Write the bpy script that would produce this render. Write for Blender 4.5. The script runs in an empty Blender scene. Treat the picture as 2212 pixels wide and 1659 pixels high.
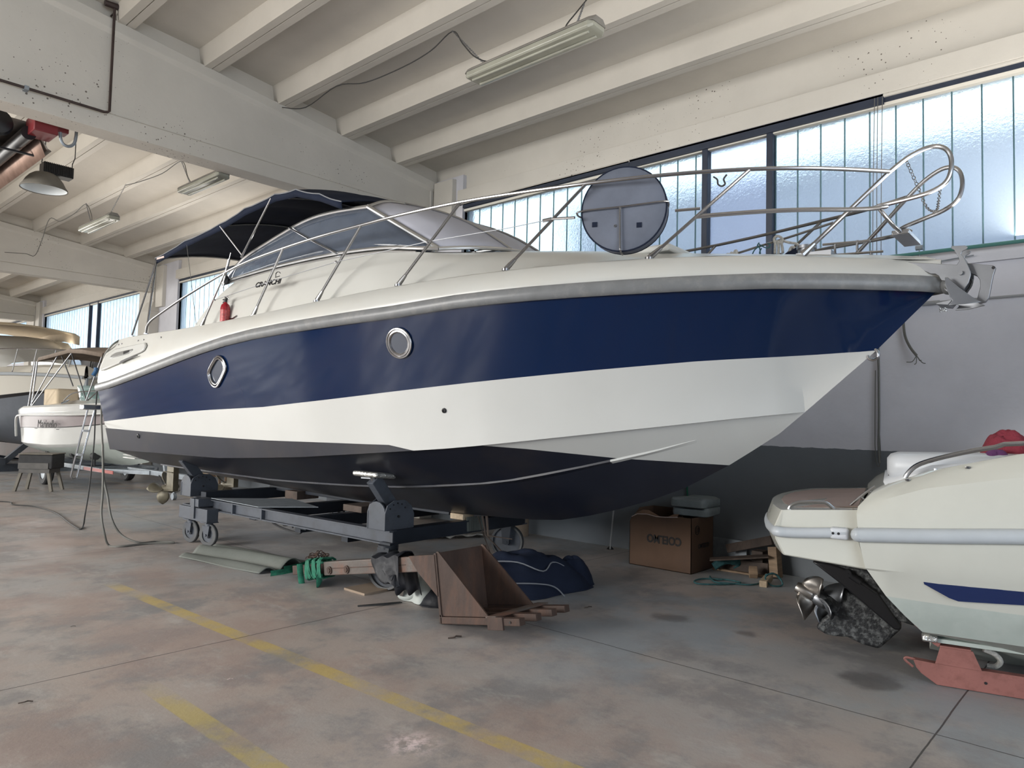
import bpy, math, random
from mathutils import Vector, Matrix, Quaternion, Euler
random.seed(7)
S = bpy.context.scene
C = S.collection
PI = math.pi
R = math.radians

# ------------------------------------------------------------------ camera
cam_d = bpy.data.cameras.new('camera'); cam = bpy.data.objects.new('camera', cam_d); C.objects.link(cam)
M = Matrix(((0.666975, -0.051913, -0.74327), (-0.744726, -0.015676, -0.667186), (0.022984, 0.998529, -0.049117))).to_4x4()
M.translation = (0, 0, 1.55)
cam.matrix_world = M
cam_d.sensor_width = 36; cam_d.lens = 25.282; cam_d.clip_end = 200
S.camera = cam

# ------------------------------------------------------------------ daylight
world = bpy.data.worlds.new('sky'); S.world = world; world.use_nodes = True
bg = world.node_tree.nodes['Background']
bg.inputs[0].default_value = (0.80, 0.91, 1.0, 1); bg.inputs[1].default_value = 3.9

def area(name, loc, to, sx, sy, power, col, spread=180):
    l = bpy.data.lights.new(name, 'AREA'); l.shape = 'RECTANGLE'; l.size = sx; l.size_y = sy
    l.energy = power; l.color = col; l.spread = math.radians(spread)
    o = bpy.data.objects.new(name, l); C.objects.link(o); o.location = loc
    o.rotation_euler = (Vector(to) - Vector(loc)).to_track_quat('-Z', 'Y').to_euler()
    return o
# daylight entering by the open gates of the hall (left side wall and the wall behind the camera)
area('gate_daylight', (-7.9, 9.5, 3.0), (0.0, 8.6, 0.0), 8.0, 3.2, 800, (1.0, 0.95, 0.88), 112)
area('gate_daylight', (-7.9, 23.0, 3.0), (0.5, 21.0, 0.0), 7.0, 3.2, 430, (1.0, 0.94, 0.85), 120)
area('gate_daylight', (-2.5, 39.5, 2.6), (0.5, 20.0, 0.0), 9.0, 4.6, 900, (1.0, 0.94, 0.86), 130)
area('gate_daylight', (-1.0, -5.8, 2.6), (2.0, 4.0, 1.6), 7.0, 3.4, 150, (0.80, 0.88, 1.0), 150)
# added fill strips above the sills, facing up to brighten the ceiling
for y, n, e in ((0.8, 14.0, 250), (13.7, 8.4, 150), (24.3, 8.6, 150), (34.3, 8.0, 120)):
    area('sill_fill', (7.42, y, 3.24), (7.42 - .3, y, 4.9), .22, n, e, (1.0, 0.95, 0.88))

S.view_settings.view_transform = 'Standard'; S.view_settings.look = 'None'
S.view_settings.exposure = 0.0; S.view_settings.gamma = 1.0; S.view_settings.use_curve_mapping = False
S.cycles.use_denoising = True
S.cycles.max_bounces = 8; S.cycles.diffuse_bounces = 5; S.cycles.glossy_bounces = 4; S.cycles.transmission_bounces = 6
S.cycles.caustics_reflective = False; S.cycles.caustics_refractive = False
S.cycles.sample_clamp_indirect = 6

# ------------------------------------------------------------------ mesh helpers
def V(*a): return Vector(a[0]) if len(a) == 1 else Vector(a)

class MB:
    def __init__(s): s.v = []; s.f = []; s.m = []; s.cur = 0
    def add(s, vs, fs, m=None):
        o = len(s.v); s.v += [tuple(x) for x in vs]
        for q in fs: s.f.append(tuple(i + o for i in q)); s.m.append(s.cur if m is None else m)
        return s
    def hexa(s, p, m=None):
        return s.add(p, [(0,3,2,1),(4,5,6,7),(0,1,5,4),(1,2,6,5),(2,3,7,6),(3,0,4,7)], m)
    def box(s, a, b, m=None):
        x0,y0,z0 = [min(a[i],b[i]) for i in range(3)]; x1,y1,z1 = [max(a[i],b[i]) for i in range(3)]
        return s.hexa([(x0,y0,z0),(x1,y0,z0),(x1,y1,z0),(x0,y1,z0),(x0,y0,z1),(x1,y0,z1),(x1,y1,z1),(x0,y1,z1)], m)
    def bar(s, p, q, w, h, up=(0,0,1), m=None):
        p, q, up = V(p), V(q), V(up); d = (q-p).normalized(); sx = d.cross(up)
        if sx.length < 1e-4: sx = d.cross(V(1,0,0))
        sx.normalize(); u = sx.cross(d); a = sx*(w/2); b = u*(h/2)
        return s.hexa([p-a-b, p+a-b, q+a-b, q-a-b, p-a+b, p+a+b, q+a+b, q-a+b], m)
    def rings(s, rs, closed=True, cap=True, m=None, loop=False):
        n = len(rs[0]); vs = [v for r in rs for v in r]; fs = []
        k = len(rs)
        for i in range(k if loop else k-1):
            j = (i+1) % k
            for a in range(n if closed else n-1):
                b = (a+1) % n
                fs.append((i*n+a, i*n+b, j*n+b, j*n+a))
        if cap and closed and not loop:
            fs.append(tuple(range(n-1,-1,-1))); fs.append(tuple((k-1)*n+a for a in range(n)))
        return s.add(vs, fs, m)
    def tube(s, pts, r, n=8, loop=False, m=None, smooth=0, flat=1.0):
        pts = [V(p) for p in pts]
        if smooth: pts = spline(pts, smooth, loop)
        k = len(pts); rs = []; prev = None
        for i in range(k):
            if loop: d = pts[(i+1)%k] - pts[i-1]
            else: d = pts[min(i+1,k-1)] - pts[max(i-1,0)]
            if d.length < 1e-9: d = V(0,0,1)
            d.normalize()
            if prev is None:
                u = d.cross(V(0,0,1))
                if u.length < 1e-3: u = d.cross(V(0,1,0))
            else:
                u = prev - d*prev.dot(d)
                if u.length < 1e-6: u = d.cross(V(0,0,1))
            u.normalize(); w = d.cross(u); prev = u
            rr = r[i] if isinstance(r, (list,tuple)) else r
            rs.append([pts[i] + u*(rr*math.cos(2*PI*a/n)) + w*(rr*flat*math.sin(2*PI*a/n)) for a in range(n)])
        return s.rings(rs, True, True, m, loop)
    def cyl(s, p, q, r, r2=None, n=16, m=None):
        return s.tube([p, q], [r, r if r2 is None else r2], n, m=m)
    def prism(s, poly, off, m=None):
        # poly: planar outline in 3D, off: extrusion vector
        off = V(off); a = [V(p) for p in poly]; b = [p+off for p in a]; n = len(a)
        return s.add(a+b, [tuple(range(n-1,-1,-1)), tuple(range(n,2*n))] + [(i,(i+1)%n,(i+1)%n+n,i+n) for i in range(n)], m)
    def lathe(s, prof, c, ax=(0,0,1), n=24, m=None, cap=False):
        c, ax = V(c), V(ax).normalized(); u = ax.orthogonal().normalized(); w = ax.cross(u)
        rs = [[c + ax*z + (u*math.cos(2*PI*a/n) + w*math.sin(2*PI*a/n))*r for a in range(n)] for r, z in prof]
        return s.rings(rs, True, cap, m)
    def grid(s, rows, m=None, mf=None):
        n = len(rows[0]); vs = [v for r in rows for v in r]; o = len(s.v); s.v += [tuple(x) for x in vs]
        for i in range(len(rows)-1):
            for j in range(n-1):
                s.f.append((o+i*n+j, o+i*n+j+1, o+(i+1)*n+j+1, o+(i+1)*n+j)); s.m.append(mf(i,j) if mf else (s.cur if m is None else m))
        return s
    def ball(s, c, r, n=12, sc=(1,1,1), m=None):
        prof = []
        c = V(c); k = n//2; rs = []
        for i in range(1, k):
            a = PI*i/k
            rs.append([c + V(sc[0]*r*math.sin(a)*math.cos(2*PI*j/n), sc[1]*r*math.sin(a)*math.sin(2*PI*j/n), -sc[2]*r*math.cos(a)) for j in range(n)])
        return s.rings(rs, True, True, m)

def spline(pts, n, loop=False):
    out = []; k = len(pts)
    rng = range(k if loop else k-1)
    for i in rng:
        if loop: p0,p1,p2,p3 = pts[i-1], pts[i], pts[(i+1)%k], pts[(i+2)%k]
        else: p0,p1,p2,p3 = pts[max(i-1,0)], pts[i], pts[i+1], pts[min(i+2,k-1)]
        for a in range(n):
            t = a/n
            out.append(0.5*((2*p1) + (p2-p0)*t + (2*p0-5*p1+4*p2-p3)*t*t + (3*p1-p0-3*p2+p3)*t*t*t))
    if not loop: out.append(pts[-1].copy())
    return out

def obj(name, mb, mats, parent=None, world=False, smooth=True, bevel=0, seg=2, angle=35, solid=0, weld=False, **tags):
    me = bpy.data.meshes.new(name)
    me.from_pydata([tuple(v) for v in mb.v], [], mb.f); 
    if not isinstance(mats, (list,tuple)): mats = [mats]
    for m in mats: me.materials.append(m)
    for p, mi in zip(me.polygons, mb.m): p.material_index = min(mi, len(mats)-1)
    me.update()
    import bmesh
    bm = bmesh.new(); bm.from_mesh(me)
    if weld: bmesh.ops.remove_doubles(bm, verts=bm.verts, dist=0.0004)
    bmesh.ops.recalc_face_normals(bm, faces=bm.faces)
    bm.to_mesh(me); bm.free()
    o = bpy.data.objects.new(name, me); C.objects.link(o)
    if parent:
        o.parent = parent
        if world: me.transform(parent_matrix(parent).inverted())
    if smooth:
        me.polygons.foreach_set('use_smooth', [True]*len(me.polygons))
        me.set_sharp_from_angle(angle=R(angle))
    if solid:
        md = o.modifiers.new('solid', 'SOLIDIFY'); md.thickness = solid; md.offset = 0
    if bevel:
        md = o.modifiers.new('bevel', 'BEVEL'); md.width = bevel; md.segments = seg; md.limit_method = 'ANGLE'; md.angle_limit = R(40)
        md.harden_normals = False
    for k, v in tags.items(): o[{'label':'label','cat':'category','group':'group','kind':'kind'}.get(k,k)] = v
    if 'cat' in tags and 'kind' not in tags: o['kind'] = 'thing'
    return o

def parent_matrix(p):
    m = Matrix.Translation(p.location) @ p.rotation_euler.to_matrix().to_4x4()
    return parent_matrix(p.parent) @ m if p.parent else m

def thing(name, label, cat, loc=(0,0,0), rotz=0, group=None):
    o = bpy.data.objects.new(name, None); C.objects.link(o); o.empty_display_size = 0.2
    o.location = loc; o.rotation_euler = (0,0,rotz); o['label'] = label; o['category'] = cat; o['kind'] = 'thing'
    if group: o['group'] = group
    return o

def copy_tree(o, loc=None, rotz=None, label=None, parent=None):
    c = o.copy(); C.objects.link(c)
    if parent: c.parent = parent
    if loc is not None: c.location = loc
    if rotz is not None: c.rotation_euler = (0,0,rotz)
    if label: c['label'] = label
    for ch in [x for x in list(C.objects) if x.parent == o]: copy_tree(ch, parent=c)
    return c

def text_mesh(name, body, h, mat, origin, right, up, parent=None, world=True, thick=0.001, font_w=1.0, shear=0, bold=0.0, **tags):
    cu = bpy.data.curves.new(name, 'FONT'); cu.body = body; cu.size = h; cu.extrude = thick; cu.shear = shear; cu.offset = bold
    cu.align_x = 'CENTER'; cu.align_y = 'CENTER'; cu.resolution_u = 4
    t = bpy.data.objects.new(name, cu); C.objects.link(t)
    dg = bpy.context.evaluated_depsgraph_get(); me = bpy.data.meshes.new_from_object(t.evaluated_get(dg))
    bpy.data.objects.remove(t); bpy.data.curves.remove(cu)
    r, u = V(right).normalized(), V(up); u = (u - r*u.dot(r)).normalized(); n = r.cross(u)
    m = Matrix((r*font_w, u, n)).transposed().to_4x4(); m.translation = V(origin)
    me.transform(m); me.materials.clear(); me.materials.append(mat)
    o = bpy.data.objects.new(name, me); C.objects.link(o)
    if parent:
        o.parent = parent
        if world: me.transform(parent_matrix(parent).inverted())
    for k, v in tags.items(): o[{'cat':'category'}.get(k,k)] = v
    return o


# ------------------------------------------------------------------ materials
def mat(name, col, rough=0.5, metal=0.0, spec=0.5, coat=0.0, coat_r=0.1, var=0.0, scale=6.0, bump=0.0, bscale=40.0, trans=0.0, dirt=None, dirt_amt=0.5, dscale=3.0, rvar=0.0, detail=5, ior=1.45, alpha=1.0, stretch=(1,1,1)):
    m = bpy.data.materials.new(name); m.use_nodes = True; nt = m.node_tree; N = nt.nodes; L = nt.links
    b = N['Principled BSDF']
    b.inputs['Base Color'].default_value = (*col, 1); b.inputs['Roughness'].default_value = rough
    b.inputs['Metallic'].default_value = metal; b.inputs['Specular IOR Level'].default_value = spec
    b.inputs['Coat Weight'].default_value = coat; b.inputs['Coat Roughness'].default_value = coat_r
    b.inputs['Transmission Weight'].default_value = trans; b.inputs['IOR'].default_value = ior; b.inputs['Alpha'].default_value = alpha
    tc = N.new('ShaderNodeTexCoord'); mp = N.new('ShaderNodeMapping'); L.new(tc.outputs['Object'], mp.inputs[0]); mp.inputs['Scale'].default_value = stretch
    def noise(sc, det=detail, rg=0.55):
        n = N.new('ShaderNodeTexNoise'); n.inputs['Scale'].default_value = sc; n.inputs['Detail'].default_value = det; n.inputs['Roughness'].default_value = rg
        L.new(mp.outputs[0], n.inputs['Vector']); return n
    last = None
    if var or dirt:
        n = noise(scale); mx = N.new('ShaderNodeMix'); mx.data_type = 'RGBA'
        mx.inputs['A'].default_value = (*[max(0, c*(1-var)) for c in col], 1); mx.inputs['B'].default_value = (*[min(1, c*(1+var)) for c in col], 1)
        rmp = N.new('ShaderNodeMapRange'); rmp.inputs[1].default_value = .3; rmp.inputs[2].default_value = .7
        L.new(n.outputs['Fac'], rmp.inputs[0]); L.new(rmp.outputs[0], mx.inputs['Factor']); last = mx.outputs['Result']
        if dirt:
            n2 = noise(dscale, 8, .65); r2 = N.new('ShaderNodeMapRange'); r2.inputs[1].default_value = .48; r2.inputs[2].default_value = .7; r2.inputs[4].default_value = dirt_amt
            L.new(n2.outputs['Fac'], r2.inputs[0]); m2 = N.new('ShaderNodeMix'); m2.data_type = 'RGBA'; L.new(r2.outputs[0], m2.inputs['Factor'])
            L.new(last, m2.inputs['A']); m2.inputs['B'].default_value = (*dirt, 1); last = m2.outputs['Result']
        L.new(last, b.inputs['Base Color'])
    if rvar:
        n = noise(scale*1.7); r2 = N.new('ShaderNodeMapRange'); r2.inputs[3].default_value = max(.02, rough-rvar); r2.inputs[4].default_value = min(1, rough+rvar)
        r2.inputs[1].default_value = .3; r2.inputs[2].default_value = .7
        L.new(n.outputs['Fac'], r2.inputs[0]); L.new(r2.outputs[0], b.inputs['Roughness'])
    if bump:
        n = noise(bscale, 3); bp = N.new('ShaderNodeBump'); bp.inputs['Strength'].default_value = bump; bp.inputs['Distance'].default_value = 0.01
        L.new(n.outputs['Fac'], bp.inputs['Height']); L.new(bp.outputs[0], b.inputs['Normal'])
    return m

MAT = {}
MAT['steel'] = mat('stainless', (.36,.36,.37), .22, 1.0, var=.06)
MAT['steel_dull'] = mat('dull_steel', (.27,.28,.30), .38, 1.0, var=.1)
MAT['gel_white'] = mat('white_gelcoat', (.53,.535,.52), .17, spec=.5, coat=.2, coat_r=.06, var=.02, scale=2)
MAT['gel_deck'] = mat('deck_gelcoat', (.52,.52,.495), .30, spec=.5, var=.03, scale=3, dirt=(.52,.48,.42), dirt_amt=.25, dscale=1.3)
MAT['gel_blue'] = mat('navy_gelcoat', (.004,.014,.050), .06, spec=.32, coat=0, coat_r=.03, var=.05, scale=1.5)
MAT['antifoul'] = mat('antifouling', (.010,.012,.021), .36, spec=.5, var=.15, scale=3, dirt=(.055,.046,.04), dirt_amt=.35, dscale=1.2)
MAT['rub'] = mat('rubber_strake', (.17,.175,.18), .34, spec=.4, var=.1, scale=8, dirt=(.32,.31,.29), dirt_amt=.35, dscale=9)
MAT['rub_light'] = mat('light_grey_strake', (.42,.45,.48), .32, var=.04)
MAT['canvas_navy'] = mat('navy_canvas', (.012,.017,.034), .85, spec=.2, var=.15, bump=.2, bscale=90)
MAT['canvas_grey'] = mat('grey_cover_cloth', (.13,.145,.185), .7, spec=.25, var=.12, scale=5, bump=.5, bscale=9)
MAT['glass_dark'] = mat('smoked_screen', (.10,.12,.16), .06, spec=.5, alpha=.80, var=.1)
MAT['glass_front'] = mat('frosted_screen_cover', (.46,.47,.54), .42, spec=.4, alpha=.95, var=.05, scale=2)
MAT['alu'] = mat('satin_aluminium', (.62,.63,.64), .3, 1.0, var=.05)
MAT['cream'] = mat('cream_paint', (.72,.69,.62), .8, spec=.2)
MAT['black'] = mat('black_plastic', (.015,.015,.017), .45)
MAT['rubber'] = mat('black_rubber', (.03,.03,.032), .75, var=.2, scale=12)
MAT['tyre'] = mat('grey_tyre', (.055,.058,.062), .6, var=.2, scale=12)
MAT['trolley'] = mat('grey_machine_paint', (.058,.066,.082), .45, spec=.45, var=.12, scale=5, dirt=(.03,.028,.028), dirt_amt=.5, dscale=7)
MAT['trolley_dark'] = mat('dark_machine_paint', (.016,.02,.028), .5, spec=.4, var=.2, scale=5)
MAT['rust'] = mat('rusty_brown_steel', (.052,.034,.028), .62, spec=.35, var=.25, scale=6, dirt=(.13,.062,.038), dirt_amt=.4, dscale=9, bump=.25, bscale=60, stretch=(1,1,.35))
MAT['rust_bare'] = mat('weathered_steel', (.10,.086,.078), .5, metal=.2, var=.2, scale=6, dirt=(.17,.07,.04), dirt_amt=.7, dscale=5, bump=.2)
MAT['wood'] = mat('raw_wood', (.27,.19,.125), .75, var=.25, scale=5, bump=.3, stretch=(1,1,6), dirt=(.12,.08,.06), dirt_amt=.5)
MAT['wood_dark'] = mat('dark_wood', (.075,.055,.045), .75, var=.3, scale=5, bump=.3, stretch=(6,1,1), dirt=(.03,.025,.025), dirt_amt=.6)
MAT['wood_pale'] = mat('pale_wood', (.42,.33,.23), .7, var=.2, scale=6, bump=.2, stretch=(1,6,6))
MAT['cardboard'] = mat('cardboard', (.115,.072,.05), .85, spec=.2, var=.12, scale=3, dirt=(.045,.035,.035), dirt_amt=.55, dscale=1.5)
MAT['cardboard_in'] = mat('cardboard_inside', (.20,.125,.085), .85, spec=.2, var=.12)
MAT['ink'] = mat('black_ink', (.012,.011,.012), .7)
MAT['cushion'] = mat('silver_cushion', (.20,.235,.245), .5, var=.15, scale=7, bump=.6, bscale=14, dirt=(.12,.13,.13), dirt_amt=.4)
MAT['foil'] = mat('silver_foil_wrap', (.60,.60,.58), .28, .85, var=.3, scale=14, bump=1.0, bscale=45)
MAT['green_web'] = mat('green_webbing', (.015,.13,.08), .8, var=.35, scale=20, bump=.5, bscale=120)
MAT['green_tarp'] = mat('grey_green_tarp', (.105,.115,.105), .7, var=.08, scale=4, dirt=(.17,.17,.155), dirt_amt=.3, bump=.15, bscale=30)
MAT['black_vinyl'] = mat('black_vinyl', (.010,.011,.015), .5, spec=.3, var=.2, bump=.7, bscale=9)
MAT['white_canvas'] = mat('white_canvas', (.40,.43,.41), .65, var=.1, bump=.6, bscale=10)
MAT['piping'] = mat('pale_piping', (.20,.21,.23), .6)
MAT['orange'] = mat('orange_cloth', (.85,.095,.03), .6, bump=.5, bscale=15)
MAT['red_ext'] = mat('extinguisher_red', (.27,.010,.018), .25, coat=.3)
MAT['label_white'] = mat('white_label', (.55,.45,.42), .6)
MAT['bronze'] = mat('antifouled_bronze', (.15,.135,.10), .5, .45, var=.25, scale=9)
MAT['prop_steel'] = mat('polished_propeller', (.46,.43,.40), .33, 1.0, var=.1)
MAT['drive'] = mat('fouled_black_drive', (.016,.017,.019), .5, var=.3, scale=10, dirt=(.22,.23,.23), dirt_amt=.65, dscale=26, bump=.5, bscale=60)
MAT['drive_clean'] = mat('black_drive', (.012,.012,.014), .3)
MAT['red_frame'] = mat('red_oxide_paint', (.25,.10,.085), .6, var=.12, scale=5, dirt=(.12,.04,.03), dirt_amt=.45, dscale=12, bump=.15)
MAT['gel_r'] = mat('ivory_gelcoat', (.54,.54,.49), .16, coat=.4, coat_r=.05, var=.02)
MAT['gel_r_low'] = mat('pale_grey_antifouling', (.42,.46,.43), .45, var=.08, scale=5, dirt=(.36,.41,.38), dirt_amt=.5, dscale=6)
MAT['navy_stripe'] = mat('navy_stripe', (.010,.020,.075), .15)
MAT['teak'] = mat('synthetic_teak', (.30,.22,.19), .5, var=.15, scale=2, stretch=(1,14,1))
MAT['vinyl_white'] = mat('white_vinyl', (.56,.58,.61), .35)
MAT['towel_red'] = mat('crimson_towel', (.21,.028,.045), .95, var=.2, bump=.8, bscale=60)
MAT['towel_purple'] = mat('purple_towel', (.12,.04,.13), .95, var=.2, bump=.8, bscale=60)
MAT['towel_yellow'] = mat('yellow_towel', (.50,.28,.07), .95, var=.2, bump=.8, bscale=60)
MAT['galv'] = mat('galvanised', (.27,.30,.33), .5, .5, var=.15, scale=12)
MAT['red_tape'] = mat('red_reflector', (.33,.08,.07), .4)
MAT['boat_grey'] = mat('grey_bottom_paint', (.15,.165,.19), .4, var=.06)
MAT['lilac_stripe'] = mat('mauve_grey_stripe', (.28,.245,.25), .3, var=.03)
MAT['cream_cover'] = mat('cream_canvas', (.70,.58,.42), .85, var=.05)
MAT['brown_canvas'] = mat('brown_canvas', (.21,.165,.13), .85, var=.15)
MAT['dark_glass'] = mat('tinted_windscreen', (.05,.06,.085), .12)
MAT['clear_glass'] = mat('pale_green_screen', (.35,.50,.48), .05, alpha=.45)
MAT['red_box'] = mat('burner_red', (.17,.02,.025), .45, var=.1)
MAT['tin'] = mat('tarnished_reflector', (.24,.22,.20), .28, .9, var=.3, scale=4)
MAT['tin_pink'] = mat('copper_tinted_sheet', (.42,.30,.25), .3, .8, var=.2, scale=6)
MAT['dusty'] = mat('dusty_grey_shade', (.17,.155,.13), .8, var=.15)
MAT['lamp_white'] = mat('white_reflector', (.75,.80,.82), .4)
MAT['lamp_body'] = mat('grey_lamp_body', (.20,.19,.17), .6, var=.2, scale=8)
MAT['diffuser'] = mat('ribbed_diffuser', (.42,.42,.35), .25, spec=.5, var=.10, scale=4, trans=.25)
MAT['wire'] = mat('dark_cable', (.03,.03,.03), .6)
MAT['wire_grey'] = mat('grey_cable', (.12,.12,.11), .6)
MAT['rope'] = mat('pale_rope', (.42,.41,.38), .8, var=.3, scale=60)
MAT['rope_green'] = mat('teal_rope', (.03,.10,.11), .7, var=.3, scale=40)
MAT['pipe_iron'] = mat('dark_iron_pipe', (.055,.038,.035), .4, .4, var=.3)
MAT['frame_dark'] = mat('dark_steel_frame', (.02,.028,.05), .5, var=.15)
MAT['green_glass'] = mat('green_glass_edge', (.42,.62,.60), .25, trans=.5)
MAT['green_pipe'] = mat('green_pipe', (.07,.20,.18), .35)
MAT['pvc'] = mat('grey_plastic_pipe', (.30,.31,.32), .4)
MAT['brown_board'] = mat('cardboard_sheet', (.26,.20,.15), .85, var=.1)
MAT['dark_board'] = mat('dirty_board', (.085,.08,.075), .6, var=.2)

def painted_wall(name, hi, lo=None, zsplit=1.33, pits=0.0, streak=0.3, rough=.75):
    m = bpy.data.materials.new(name); m.use_nodes = True; nt = m.node_tree; N = nt.nodes; L = nt.links; b = N['Principled BSDF']
    b.inputs['Roughness'].default_value = rough; b.inputs['Specular IOR Level'].default_value = .25
    g = N.new('ShaderNodeNewGeometry'); sp = N.new('ShaderNodeSeparateXYZ'); L.new(g.outputs['Position'], sp.inputs[0])
    n = N.new('ShaderNodeTexNoise'); n.inputs['Scale'].default_value = 1.1; n.inputs['Detail'].default_value = 7; n.inputs['Roughness'].default_value = .6; L.new(g.outputs['Position'], n.inputs['Vector'])
    base = None
    if lo:
        n0 = N.new('ShaderNodeTexNoise'); n0.inputs['Scale'].default_value = 9; L.new(g.outputs['Position'], n0.inputs['Vector'])
        ad = N.new('ShaderNodeMath'); ad.operation = 'MULTIPLY_ADD'; ad.inputs[1].default_value = .02; L.new(n0.outputs['Fac'], ad.inputs[0]); L.new(sp.outputs['Z'], ad.inputs[2])
        gt = N.new('ShaderNodeMath'); gt.operation = 'GREATER_THAN'; gt.inputs[1].default_value = zsplit + .01; L.new(ad.outputs[0], gt.inputs[0])
        mx = N.new('ShaderNodeMix'); mx.data_type = 'RGBA'; mx.inputs['A'].default_value = (*lo,1); mx.inputs['B'].default_value = (*hi,1); L.new(gt.outputs[0], mx.inputs['Factor']); base = mx.outputs['Result']
    mr = N.new('ShaderNodeMapRange'); mr.inputs[1].default_value = .35; mr.inputs[2].default_value = .7; mr.inputs[3].default_value = 1.0; mr.inputs[4].default_value = 1-streak*.5; L.new(n.outputs['Fac'], mr.inputs[0])
    mm = N.new('ShaderNodeMix'); mm.data_type = 'RGBA'; mm.blend_type = 'MULTIPLY'; mm.inputs['Factor'].default_value = 1
    if base: L.new(base, mm.inputs['A'])
    else: mm.inputs['A'].default_value = (*hi,1)
    L.new(mr.outputs[0], mm.inputs['B']); out = mm.outputs['Result']
    if pits:
        v = N.new('ShaderNodeTexVoronoi'); v.inputs['Scale'].default_value = 26; L.new(g.outputs['Position'], v.inputs['Vector'])
        n3 = N.new('ShaderNodeTexNoise'); n3.inputs['Scale'].default_value = .9; n3.inputs['Detail'].default_value = 3; L.new(g.outputs['Position'], n3.inputs['Vector'])
        th = N.new('ShaderNodeMapRange'); th.inputs[1].default_value = .45; th.inputs[2].default_value = .7; th.inputs[3].default_value = .02; th.inputs[4].default_value = .02+pits; L.new(n3.outputs['Fac'], th.inputs[0])
        wn = N.new('ShaderNodeTexWhiteNoise'); L.new(v.outputs['Position'], wn.inputs['Vector'])
        mu = N.new('ShaderNodeMath'); mu.operation = 'MULTIPLY'; L.new(th.outputs[0], mu.inputs[0]); L.new(wn.outputs['Value'], mu.inputs[1])
        lt = N.new('ShaderNodeMath'); lt.operation = 'LESS_THAN'; L.new(v.outputs['Distance'], lt.inputs[0]); L.new(mu.outputs[0], lt.inputs[1])
        m3 = N.new('ShaderNodeMix'); m3.data_type = 'RGBA'; L.new(lt.outputs[0], m3.inputs['Factor']); L.new(out, m3.inputs['A']); m3.inputs['B'].default_value = (.16,.14,.12,1); out = m3.outputs['Result']
    L.new(out, b.inputs['Base Color'])
    n4 = N.new('ShaderNodeTexNoise'); n4.inputs['Scale'].default_value = 14; n4.inputs['Detail'].default_value = 5; L.new(g.outputs['Position'], n4.inputs['Vector'])
    bp = N.new('ShaderNodeBump'); bp.inputs['Strength'].default_value = .25; bp.inputs['Distance'].default_value = .01; L.new(n4.outputs['Fac'], bp.inputs['Height']); L.new(bp.outputs[0], b.inputs['Normal'])
    return m
MAT['wall'] = painted_wall('painted_wall', (.66,.66,.71), (.165,.182,.20), 1.33)
MAT['plaster'] = painted_wall('painted_concrete', (.64,.61,.555), pits=.30, streak=.2)
MAT['soffit'] = painted_wall('painted_soffit', (.64,.605,.545), pits=.04, streak=.2)
MAT['outside'] = painted_wall('outside_render', (.34,.35,.44), streak=.5)
MAT['ground_out'] = mat('outside_paving', (.35,.33,.30), .9)

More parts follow.
